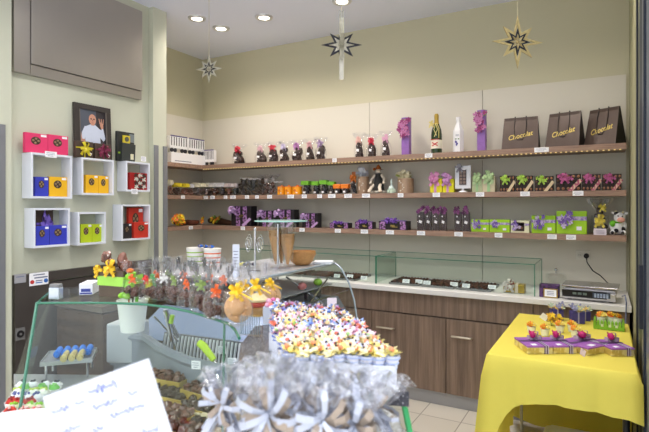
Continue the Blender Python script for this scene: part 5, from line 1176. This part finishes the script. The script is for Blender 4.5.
# menu card and chrome stand
t = thing('menu_card')
X, Y = onZ(236,277,IZ)
part(t, 'card', lambda b: (box(b, (0,0,.07), (.036,.003,.15)), [box(b, (0,-.002,.03+.014*k), (.02 if k%2 else .026,.001,.003), i=1) for k in range(7)]), [mat((225,230,245), .5), INK])
part(t, 'card_foot', lambda b: box(b, (0,0,.003), (.045,.04,.006)), JAR)
tag(put(t, (X,Y,IZ-.03), R(12), (1,1,1.1)), 'tall narrow white menu card standing behind the cookie bags', 'menu card'); t.location.z = IZ+.001
t = thing('chrome_stand')
X, Y = onZ(255,272,IZ)
part(t, 'pole', lambda b: (cyl(b, (0,0,.1), .006, .2, n=10), cyl(b, (0,0,.003), .03, .006, n=16), sph(b, (0,0,.205), .009, n=8)), CHROME, True)
part(t, 'rings', lambda b: [tube(b, [(s*.035+.022*math.cos(a)*(.6+.4*(k%2)),-.005*k,.15+.03*math.sin(a)-.012*k) for a in [i*PI/5 for i in range(11)]], .002, 5) for s in (-1,1) for k in range(3)], CHROME, True)
tag(put(t, (X,Y,IZ+.001), 0, (1.05,1,1.1)), 'chrome stand with wire rosettes left of the cone holder', 'stand')
# side counter carrying buckets
SBZ = 1.1
t = thing('side_counter'); 
part(t, 'top', lambda b: box(b, (-2.30,2.72,SBZ-.015), (.62,.44,.03), bev=.003), mat((200,200,202), .4))
part(t, 'body', lambda b: box(b, (-2.30,2.72,.54), (.58,.40,1.05)), mat((150,150,155), .5))
tag(t, 'grey side counter behind the glass case carrying striped buckets', 'counter')
def bucket(c):
    t = thing('striped_bucket')
    part(t, 'bucket', lambda b: lathe(b, [(.001,0),(.05,0),(.062,.14),(.064,.145),(.058,.145),(.05,.02)], n=24), mat((240,240,238), .4), True)
    part(t, 'colour_stripes', lambda b: [lathe(b, [(.0512+.0857*z,z),(.0512+.0857*(z+.008),z+.008)], n=24) for z in (.02,.05,.085,.115)], mat(c, .4), True)
    part(t, 'lid', lambda b: (cyl(b, (0,0,.148), .063, .008, n=24),), mat((235,232,225), .4), True)
    return t
for x, c, cn in ((195,(150,195,70),'green'),(212.5,(235,110,70),'orange')):
    Yb = 2.70; X, zc = onY(x, Yb); tag(put(bucket(c), (X,Yb,SBZ+.0005), 0, (.98,.98,.98)), 'white bucket with %s stripes behind the cellophane bags' % cn, 'bucket', 'striped buckets')
for k, (x, c) in enumerate(((201,(40,95,180)),(206,(30,80,160)),(212,(45,100,190)))):
    X, _ = onY(x, 2.70+.0); o = thing('blue_sweet'); part(o, 'wrapper', lambda b: (sph(b, (0,0,.012), (.016,.012,.012), n=8), cyl(b, (-.02,0,.012), .002, .012, (0,R(90),0), 8, .009), cyl(b, (.02,0,.012), .009, .012, (0,R(90),0), 8, .002)), mat(c, .3, .2), True)
    part(o, 'gold_tip', lambda b: sph(b, (0,-.01,.014), .005), GOLD)
    put(o, (X,2.695,SBZ+.1505)); tag(o, 'blue wrapped sweet lying on the bucket lids, %s one' % ['left','middle','right'][k], 'sweet', 'blue sweets on the buckets')
t = thing('sweet_dish'); part(t, 'dish', lambda b: lathe(b, [(.001,0),(.05,0),(.07,.02),(.066,.02),(.001,.006)], n=20), JAR, True)
part(t, 'wrapped_sweets', lambda b: [sph(b, (.05*math.cos(k*2.4)*(k/9),.05*math.sin(k*2.4)*(k/9),.022), (.014,.011,.010), n=8, i=k%3) for k in range(10)], [mat((35,60,130), .3), mat((210,200,110), .4), mat((40,40,60), .4)], True)
X, Y = onZ(246,268,IZ); tag(put(t, (X+.0,Y,IZ+.001)), 'clear dish of blue and yellow wrapped sweets by the menu card', 'dish')
# =============== YELLOW TABLE ===============
TZ = .8; TX0, TX1, TY0, TY1 = -.52, .125, 2.62, 3.70
t = thing('display_table')
part(t, 'tabletop', lambda b: box(b, ((TX0+TX1)/2,(TY0+TY1)/2,TZ-.02), (TX1-TX0-.02,TY1-TY0-.02,.03)), mat((200,200,200), .5))
for sx, sy in ((TX0+.018,TY0+.12),(TX0+.018,TY1-.04),(TX1-.02,TY1-.04)): part(t, 'leg', lambda b: cyl(b, (sx,sy,(TZ-.035)/2), .010, TZ-.035, n=12), mat((215,210,190), .4))
part(t, 'leg', lambda b: cyl(b, (TX1-.03,TY0+.35,(TZ-.035)/2), .016, TZ-.035, n=12), mat((60,62,68), .4, .4))
tag(t, 'slim legged table standing under the yellow cloth', 'table')
CLY = mat((255,240,108), .7, 0, .04, 14)
_n = CLY.node_tree.nodes; _l = CLY.node_tree.links; _tr = _n.new('ShaderNodeBsdfTranslucent'); _tr.inputs['Color'].default_value = lin((250,225,70)); _mx = _n.new('ShaderNodeMixShader'); _mx.inputs[0].default_value = .3
_l.new(_n['Principled BSDF'].outputs[0], _mx.inputs[1]); _l.new(_tr.outputs[0], _mx.inputs[2]); _l.new(_mx.outputs[0], _n['Material Output'].inputs['Surface'])
def cloth(b):
    # loop of the table edge, corner-rounded, with drape depth per position; corners fan out and hang lower
    top = []; r = .012; N = 22
    def edge(p, q, d0, d1, nrm, n, sag):
        for k in range(n):
            f = k/n; x = p[0]+(q[0]-p[0])*f; y = p[1]+(q[1]-p[1])*f
            top.append((x, y, d0+(d1-d0)*f+(.43*math.exp(-f*11) if nrm == (0,-1) else 0), nrm, f))
    pts = []
    edge((TX0,TY0),(TX1,TY0),.19,.19,(0,-1),20,0)
    edge((TX1,TY0),(TX1,TY1),.20,.40,(1,0),22,0)
    edge((TX1,TY1),(TX0,TY1),.76,.76,(0,1),14,.0)
    edge((TX0,TY1),(TX0,TY0),.74,.62,(-1,0),26,.0)
    n = len(top); rings = [[] for _ in range(8)]
    for k, (x, y, d, nr, f) in enumerate(top):
        nx, ny = nr; 
        px_, py2 = top[k-1][3]
        if f == 0: nx, ny = (nx+px_)*.9, (ny+py2)*.9
        wv = .010*math.sin(k*1.15)+.006*math.sin(k*2.3+1)
        room = .016 if nx > .3 else .3
        for j in range(8):
            fj = j/7
            if j == 0: o = 0; z = TZ+.003
            elif j == 1: o = .006; z = TZ-.004
            else: o = .01+(wv+.012)*fj+(.055*fj if f in (0,) else .02*fj*abs(math.cos(PI*f))**4); z = TZ-.004-d*(j-1)/6
            xx = x+nx*min(o, .025 if nx > 0 else 1); rings[j].append(b.verts.new((xx,y+ny*o,z)))
    for j in range(7):
        for k in range(n): b.faces.new((rings[j][k],rings[j][(k+1)%n],rings[j+1][(k+1)%n],rings[j+1][k]))
    b.faces.new(rings[0])
bm = nb(); cloth(bm); o = obj('tablecloth', bm, CLY, smooth=False)
for p in o.data.polygons: p.use_smooth = len(p.vertices) == 4
tag(o, 'bright yellow tablecloth hanging in folds over the table', 'tablecloth')
bm = nb(); box(bm, (-.13,3.05,.14), (.30,.36,.28), bev=.05); bm.free()
bm = nb(); box(bm, (-.15,3.08,.13), (.34,.40,.26), bev=.05); tag(obj('storage_tub', bm, mat((228,232,240), .4), smooth=True), 'white rounded tub standing on the floor beneath the yellow tablecloth', 'tub')
TT = TZ+.0052
def pbox():
    t = thing('purple_gift_box'); w, d, h = .19, .16, .042
    part(t, 'lid', lambda b: box(b, (0,0,h-.004), (w+.003,d+.003,.008), bev=.001), mat((158,98,178), .5, 0, .08))
    part(t, 'gold_side', lambda b: box(b, (0,0,(h-.008)/2), (w,d,h-.008)), mat((200,175,95), .4, .3, .3, 30, c2=(225,210,150)))
    part(t, 'striped_ribbon', lambda b: [box(b, (.035+.009*k,0,h+.0008), (.006,d+.006,.0016), i=k%2) for k in range(4)]+[box(b, (.035+.009*k,-d/2-.0022,h/2), (.006,.0016,h), i=k%2) for k in range(4)]+[box(b, (0,.01,h+.0018), (w+.006,.022,.001))], [mat((90,65,105), .4), mat((205,195,215), .4)])
    part(t, 'bow', lambda b: (bow(b, (.03,.045,h+.014), .055, 6, 5, w=.35), flower(b, (.005,.02,h+.035), .03, 8, 2, i=1, up=(0,-.7,1)), sph(b, (.005,.015,h+.035), .02, n=10, i=1), flower(b, (.045,.02,h+.025), .018, 6, 2, i=2, up=(.3,-.3,1))), [mat((195,170,188), .4, 0, .2), mat((195,30,110), .5, 0, .3), mat((205,200,120), .5)])
    part(t, 'sticker', lambda b: box(b, (-.03,-.055,h+.0012), (.04,.024,.0016), (0,0,.1)), PAPER)
    return t
PBX = [((528,355),(553.5,355),(516.5,336.5),(545.5,336.5),-0,'leftmost on the yellow table'),(None,)*4+(0,'x')]
def tablebox(x0,y0,x1,y1,rz,d,zoff=0,s=1):
    a = Vector(onZ(x0,y0,TZ)); b = Vector(onZ(x1,y1,TZ)); mid = (a+b)/2; e = (b-a).normalized(); w = (b-a).length; n = Vector((-e.y,e.x))
    o = make('pbox', pbox); c = mid+n*.094*s; put(o, (c.x,c.y,TT+zoff), math.atan2(e.y,e.x)+rz, (w/.19,s*1.08,.92)); tag(o, 'purple lidded gift box with magenta flower, %s' % d, 'gift box', 'purple gift boxes on the yellow table'); return o
tablebox(528,355.3,553.5,355.3,0,'leftmost on the yellow table')
tablebox(554.5,355.3,577.5,355.0,0,'second from the left on the yellow table')
tablebox(589.5,357.5,613.2,352.5,0,'tilted, third from the left on the yellow table')
tablebox(612.5,357.8,635.5,357.5,0,'rightmost on the yellow table, beside the window frame')
def cup(c):
    t = thing('flower_cup')
    part(t, 'cup', lambda b: lathe(b, [(.001,0),(.02,0),(.026,.04),(.024,.04),(.018,.004)], n=16), mat((235,236,215), .3, 0, .05), True)
    part(t, 'blossoms', lambda b: [flower(b, (random.Random(k).uniform(-.018,.018),random.Random(k+9).uniform(-.018,.018),.045+.004*(k%4)), .018, 6, k, i=k%3, up=(random.Random(k).uniform(-.6,.6),-.5,1)) for k in range(10)], [YELLOW, ORANGE, mat((245,225,120), .5)])
    return t
for x, y, d in ((531.5,334,'leftmost, behind the first purple box'),(545,336.5,'second from the left, nearest'),(560,333,'third from the left'),(572,332.5,'fourth from the left, furthest'),(575.5,338,'rightmost, behind the second purple box')):
    X, Y = onZ(x, y, TZ); tag(put(make('cup', lambda: cup(0)), (X,Y,TT), rnd.random(), (.98,.98,1)), 'small white cup of yellow and orange blossoms, %s' % d, 'flower cup', 'flower cups on the yellow table')
t = thing('yellow_flower_bunch')
part(t, 'blossoms', lambda b: [flower(b, (random.Random(k).uniform(-.05,.05),random.Random(k+9).uniform(-.03,.03),.03+.06*random.Random(k+77).random()), .024, 6, k, i=k%3, up=(random.Random(k).uniform(-.8,.8),-.8,.8)) for k in range(22)], [YELLOW, mat((215,165,30), .5), mat((150,110,60), .5)])
part(t, 'stems', lambda b: [tube(b, [(.02*math.cos(k),.02*math.sin(k),0),(.035*math.cos(k),.02*math.sin(k),.08)], .002, 5) for k in range(5)], mat((110,140,50), .6))
part(t, 'price_flag', lambda b: box(b, (-.07,-.0,.06), (.055,.002,.05), (.3,.6,.2)), PAPER)
X, Y = onZ(554,326.5,TZ); tag(put(t, (X,Y,TT), 0, (.8,.8,.8)), 'loose bunch of yellow flowers with a white price flag', 'flowers')
def bbox(seed):
    t = thing('blue_gift_box')
    part(t, 'box', lambda b: box(b, (0,0,.036), (.075,.07,.072), bev=.002), mat((66,60,130), .4, 0, .06))
    part(t, 'ribbon_band', lambda b: box(b, (0,0,.0365), (.008,.0725,.074)), mat((170,165,195), .4))
    part(t, 'flowers', lambda b: [flower(b, (random.Random(k+seed).uniform(-.04,.035),-.01+random.Random(k+9).uniform(-.03,.02),.08+.03*random.Random(k+7).random()), .024, 6, k, i=k%3, up=(0,-.7,.8)) for k in range(10)], [mat((175,190,165), .5), mat((220,190,110), .5), mat((140,140,170), .5)])
    return t
for x, y, d, s in ((556.5,320,'left one, behind the yellow flower bunch',.95),(577,323.5,'right pair, nearer one',1.0),(584,321,'right pair, further one',.85)):
    X, Y = onZ(x, y, TZ); tag(put(bbox(int(x)), (X,Y,TT), R(18), (s,s,s)), 'dark blue gift box topped with pale flowers, %s' % d, 'gift box', 'dark blue gift boxes on the yellow table')
a = Vector(onZ(597.5,328.5,TZ)); b_ = Vector(onZ(611,333.5,TZ)); 
t = thing('green_planter'); LW, LD = .15, .11
GRN = mat((135,190,50), .55, 0, .1)
def fence(b):
    for s in (-1,1):
        for k in range(9):
            box(b, (-LW/2+LW*k/8,s*LD/2,.024), (.0135,.004,.048)); cyl(b, (-LW/2+LW*k/8,s*LD/2,.0525), .0095, .012, (0,0,R(45)), 4, .001)
        for k in range(7):
            box(b, (s*LW/2,-LD/2+LD*k/6,.024), (.004,.0135,.048)); cyl(b, (s*LW/2,-LD/2+LD*k/6,.0525), .0095, .012, (0,0,R(45)), 4, .001)
    box(b, (0,0,.012), (LW,LD,.02))
part(t, 'picket_fence', fence, GRN)
part(t, 'small_squares', lambda b: [box(b, (x,-LD/2-.0025,.025), (.014,.002,.016)) for x in (-.035,.005,.04)], mat((225,235,200), .5))
X, Y = onZ(615,330,TZ); pl = put(t, (min(X,.02),Y+.01,TT), R(0), (1.0,1,1)); tag(t, 'lime green picket fence planter at the back corner of the yellow table', 'planter')
for k, (dx, dy) in enumerate(((-.04,-.015),(.01,.015),(.045,-.02))):
    o = dup(PROTO['cup']); put(o, (pl.location.x+dx,pl.location.y+dy,TT+.0225), k, (1.0,1.0,1.15)); tag(o, 'white cup of orange blossoms inside the green planter, %s' % ['left','middle','right'][k], 'flower cup', 'flower cups in the planter')
t = thing('paper_tag'); X, Y = onZ(583,357,TZ); part(t, 'card', lambda b: box(b, (0,0,.022), (.03,.0015,.034), (-.5,.6,0)), mat((240,215,215), .6)); part(t, 'string', lambda b: tube(b, [(0,0,.03),(.01,.01,.038),(.02,.02,.04)], .0008, 4), INK)
tag(put(t, (X,Y-.004,TT-.004), R(30)), 'small pinkish paper tag propped against the tilted purple box', 'tag')
# =============== HANGING STARS ===============
def star2d(b, Rr, r, n, w, th, i=0, alt=1, turn=False):
    """outlined n-point star in the XZ plane"""
    def ring(k_, off_):
        pts = []
        for k in range(2*n):
            a = PI*k/n+PI/2; rad = ((Rr if (k//2)%2 == 0 or alt == 1 else Rr*alt) if k%2 == 0 else r)
            rad = rad-(off_*(2.6 if k%2 == 0 else 1.1)); pts.append((rad*math.cos(a), rad*math.sin(a)))
        return pts
    o_, n_ = ring(0,0), ring(0,w); N = 2*n
    vs = [[b.verts.new((s*th,x,z) if turn else (x,s*th,z)) for x,z in P_] for s in (-1,1) for P_ in (o_, n_)]
    for k in range(N):
        j = (k+1)%N
        for q in ((vs[0][k],vs[0][j],vs[1][j],vs[1][k]),(vs[2][k],vs[3][k],vs[3][j],vs[2][j]),(vs[0][k],vs[2][k],vs[2][j],vs[0][j]),(vs[1][k],vs[1][j],vs[3][j],vs[3][k])):
            f = b.faces.new(q); f.material_index = i
SILV = mat((205,200,180), .3, .6, .5, 90); GLD = mat((205,180,120), .35, .5, .5, 90); BLKG = mat((30,30,38), .3, .2, .3, 90)
def star(px, py, zc, rad, rz, outer, mid, inn, label, zrot=0, perp=None, sx=1):
    X, Y = onC(px, zc); z = hz(py, zc); t = thing('hanging_star')
    part(t, 'outer_star', lambda b: star2d(b, rad, rad*.38, 8, rad*.125, .0025, alt=.8), outer)
    if perp: part(t, 'crossing_star', lambda b: star2d(b, rad*1.7, rad*.62, 8, rad*.2, .011, alt=.8, turn=True), perp)
    part(t, 'middle_star', lambda b: star2d(b, rad*.5, rad*.22, 8, rad*.065, .004), mid)
    part(t, 'inner_star', lambda b: (star2d(b, rad*.3, rad*.12, 8, rad*.03, .005), sph(b, (0,0,0), (rad*.08,.005,rad*.08), n=8)), inn)
    part(t, 'hanging_thread', lambda b: tube(b, [(0,0,rad*.95),(0,0,(HC-z))], .0012, 4), mat((190,180,140), .5))
    put(t, (X,Y,z), rz); tag(t, label, 'star ornament', 'star ornaments hanging from the ceiling'); return t
star(209,69,4.1,.118,R(18),SILV,BLKG,SILV,'pale glitter star ornament with a small dark star, leftmost of the three')
star(341.5,45,2.5,.102,R(29),BLKG,SILV,SILV,'dark star ornament with long silvery vertical spikes, middle of the three',perp=mat((215,212,195), .25, .7, .6, 120))
s3 = star(517.5,42,2.4,.128,R(35),GLD,BLKG,GLD,'gold glitter star ornament with a black star inside, rightmost of the three')
# =============== FOREGROUND LEDGE ===============
LZ = 1.08
bm = nb(); prism(bm, [(-1.24,.34),(-1.2,.58),(-.66,.72),(-.25,.80),(-.12,.66),(-.2,.28)], LZ-.03, LZ)
prism(bm, [(-1.1,.45),(-1.1,.52),(-.3,.62),(-.25,.45)], .0, LZ-.03)
tag(obj('display_ledge', bm, mat((228,228,232), .4)), 'white display ledge in the foreground below the silver bags', 'ledge')
def silverbag(seed):
    t = thing('silver_bag'); q = random.Random(seed)
    part(t, 'chocolates', lambda b: [lump(b, (q.uniform(-.03,.03),q.uniform(-.028,.028),.02+q.uniform(0,.09)), .017, k+seed, amt=.2, sub=2) for k in range(20)], mat((92,66,60), .4, 0, .4, 50), True)
    part(t, 'cellophane_wrap', lambda b: wrap(b, .125, .225, .80, seed, n=36, top=.34), CELLO2)
    part(t, 'ribbon_bow', lambda b: (bow(b, (0,-.012,.18), .042, 7, seed, w=.26), bow(b, (0,-.016,.186), .048, 7, seed+3, w=.2, i=1, tails=2)), [mat((180,164,148), .35, .25, .2), mat((196,202,216), .3, .35, .15)])
    part(t, 'ribbon_tails', lambda b: [b.faces.new([b.verts.new(p) for p in ((x0,-.02,.18),(x0+.012,-.022,.18),(x1+.016,-.05,.125),(x1,-.05,.12))]) for x0, x1 in ((-.012,-.04),(0,.03))], mat((178,180,190), .25, .5, .1))
    return t
SB = [(230,.79,402,'leftmost front one'),(274,.66,412,'second of the front row'),(268,.84,388,'leftmost of the back row'),(304,.80,395,'second of the back row'),(318,.655,418,'third of the front row'),(343,.82,396,'third of the back row'),(360,.67,420,'fourth of the front row'),(378,.80,406,'rightmost of the back row')]
for k, (x, zc, yr, d) in enumerate(SB):
    X, Y = onC(x, zc); zr = hz(yr, zc); o = silverbag(k*11+2)
    put(o, (X,Y,LZ+.0005), R(20)+rnd.uniform(-.5,.5), (.92,.92,(zr-LZ)/.18)); tag(o, 'silvery chocolate bag with grey ribbon, %s' % d, 'cellophane bag', 'silver bags in the foreground')
# handwritten card
t = thing('handwritten_card')
cw_, ch_ = .126, .10
part(t, 'card', lambda b: box(b, (0,0,0), (cw_,.0015,ch_)), mat((226,230,240), .7, 0, .02))
def script(b):
    q = random.Random(4)
    for (x0, x1, z, a, w) in ((-.012,.022,.037,.0060,.0011),(-.058,-.036,.030,.0035,.0009),(-.03,-.018,.030,.003,.0009),(-.012,.018,.019,.0038,.0009),(.03,.042,.020,.003,.0009),(-.066,-.03,.006,.0035,.0009),(.004,.044,.004,.0038,.0009),(-.02,-.006,-.004,.003,.0009),(.022,.052,-.026,.005,.0010)):
        n = int((x1-x0)/.0011); pts = []
        for k in range(n): pts.append((x0+(x1-x0)*k/n+.0006*math.sin(k*1.7), -.0014, z+a*math.sin(k*1.25+q.random()*.6)*(.55+.45*math.sin(k*.37+z*90))))
        tube(b, pts, w*.62, 4)
part(t, 'handwriting', script, mat((125,135,200), .6))
zc = .56; X, Y = onC(109, zc); z = hz(421, zc)
CARD = t
h_ = thing('card_holder'); part(h_, 'post', lambda b: tube(b, [(0,0,.003),(0,0,z-LZ-.03)], .002, 8), CHROME); part(h_, 'base', lambda b: cyl(b, (0,0,.003), .022, .006, n=16), CHROME)
put(h_, (X-.002,Y+.006,LZ)); tag(h_, 'thin chrome stand holding up the handwritten card on the ledge', 'card holder')
t.location = (X,Y,z); t.rotation_euler = Euler((R(-6),R(-20),R(30)),'XYZ')
tag(t, 'white handwritten card with blue script, blurred in the left foreground', 'card')
t = thing('white_plate'); part(t, 'plate', lambda b: lathe(b, [(.001,.004),(.07,.002),(.1,.008),(.13,.02),(.132,.023),(.128,.023),(.1,.013),(.001,.01)], n=48), mat((222,222,226), .3), True)
X, Y = onC(4, .97); put(t, (X,Y,LZ+.001)); tag(t, 'white round plate edge in the bottom left corner of the foreground', 'plate')
# white paper edge hanging at far left
bm = nb(); X, Y = onC(-8, 1.3); zt_ = hz(262,1.3); z0_ = hz(343,1.3)
# =============== LIGHT, CAMERA ===============
w = bpy.data.worlds.new('daylight'); bpy.context.scene.world = w; w.use_nodes = True
wn = w.node_tree.nodes; wl2 = w.node_tree.links; bg = wn['Background']; bg.inputs['Strength'].default_value = WORLD
tc = wn.new('ShaderNodeTexCoord'); sx3 = wn.new('ShaderNodeSeparateXYZ'); cr = wn.new('ShaderNodeValToRGB')
wl2.new(tc.outputs['Generated'], sx3.inputs[0]); mr = wn.new('ShaderNodeMapRange'); mr.inputs['From Min'].default_value = -1; wl2.new(sx3.outputs['Z'], mr.inputs['Value'])
wl2.new(mr.outputs['Result'], cr.inputs['Fac']); wl2.new(cr.outputs['Color'], bg.inputs['Color'])
e = cr.color_ramp.elements; e[0].position = .42; e[0].color = (.42,.41,.43,1); e[1].position = .70; e[1].color = (.88,.94,1.0,1)
k_ = e.new(.56); k_.color = (.20,.21,.22,1)
def area(name, loc, rot, sx, sy, e, col):
    l = bpy.data.lights.new(name, 'AREA'); l.shape = 'RECTANGLE'; l.size = sx; l.size_y = sy; l.energy = e; l.color = col
    o = bpy.data.objects.new(name, l); C.objects.link(o); o.location = loc; o.rotation_euler = rot; return o
if KEY: area('shopfront_daylight', (-1.8,-4.5,3.6), (R(74),0,R(4)), 6.0, 2.4, KEY, (.93,.96,1.0))
ADDED_LAMPS = [(-2.0,3.42),(-.9,3.42),(-.2,3.42),(-2.6,2.1),(-1.5,2.1),(-.4,2.1),(-2.6,.6),(-1.4,.6),(-.2,.6),(-1.4,-1.0)]  # unseen ceiling lamps added to light the room, some without a fitting
for k, (x, y) in enumerate(ADDED_LAMPS):
    if k > 5: continue
    put(tag(make('dl', downlight), 'round white recessed spotlight in the ceiling, unseen, added to brighten the shop floor', 'ceiling light', 'added unseen ceiling lights above the floor'), (x,y,HC))
def spot(name, x, y, e, size=R(150), wall=False):
    l = bpy.data.lights.new(name, 'SPOT'); l.energy = e; l.spot_size = size; l.spot_blend = .9; l.shadow_soft_size = .13; l.color = (1,.9,.8) if wall else (1,.96,.92)
    o = bpy.data.objects.new(name, l); C.objects.link(o); o.location = (x,y,HC-.03); return o
for k, (x, y) in enumerate(SPOTS+ADDED_LAMPS): spot('ceiling_spot', x, y, SPOTE*(.8 if k < 7 else 1.15), wall=k < 7)
cam = bpy.data.cameras.new('camera'); co = bpy.data.objects.new('camera', cam); C.objects.link(co)
cam.sensor_width = 36; cam.lens = F/649*36; cam.shift_y = -10/649
co.location = (0,0,EYE); co.rotation_euler = (R(90),0,A); cam.clip_start = .05
cam.dof.use_dof = True; cam.dof.focus_distance = 3.6; cam.dof.aperture_fstop = 6.3
sc = bpy.context.scene; sc.camera = co
sc.view_settings.view_transform = 'Standard'; sc.view_settings.look = 'None'; sc.view_settings.exposure = EXPO; sc.view_settings.gamma = 1
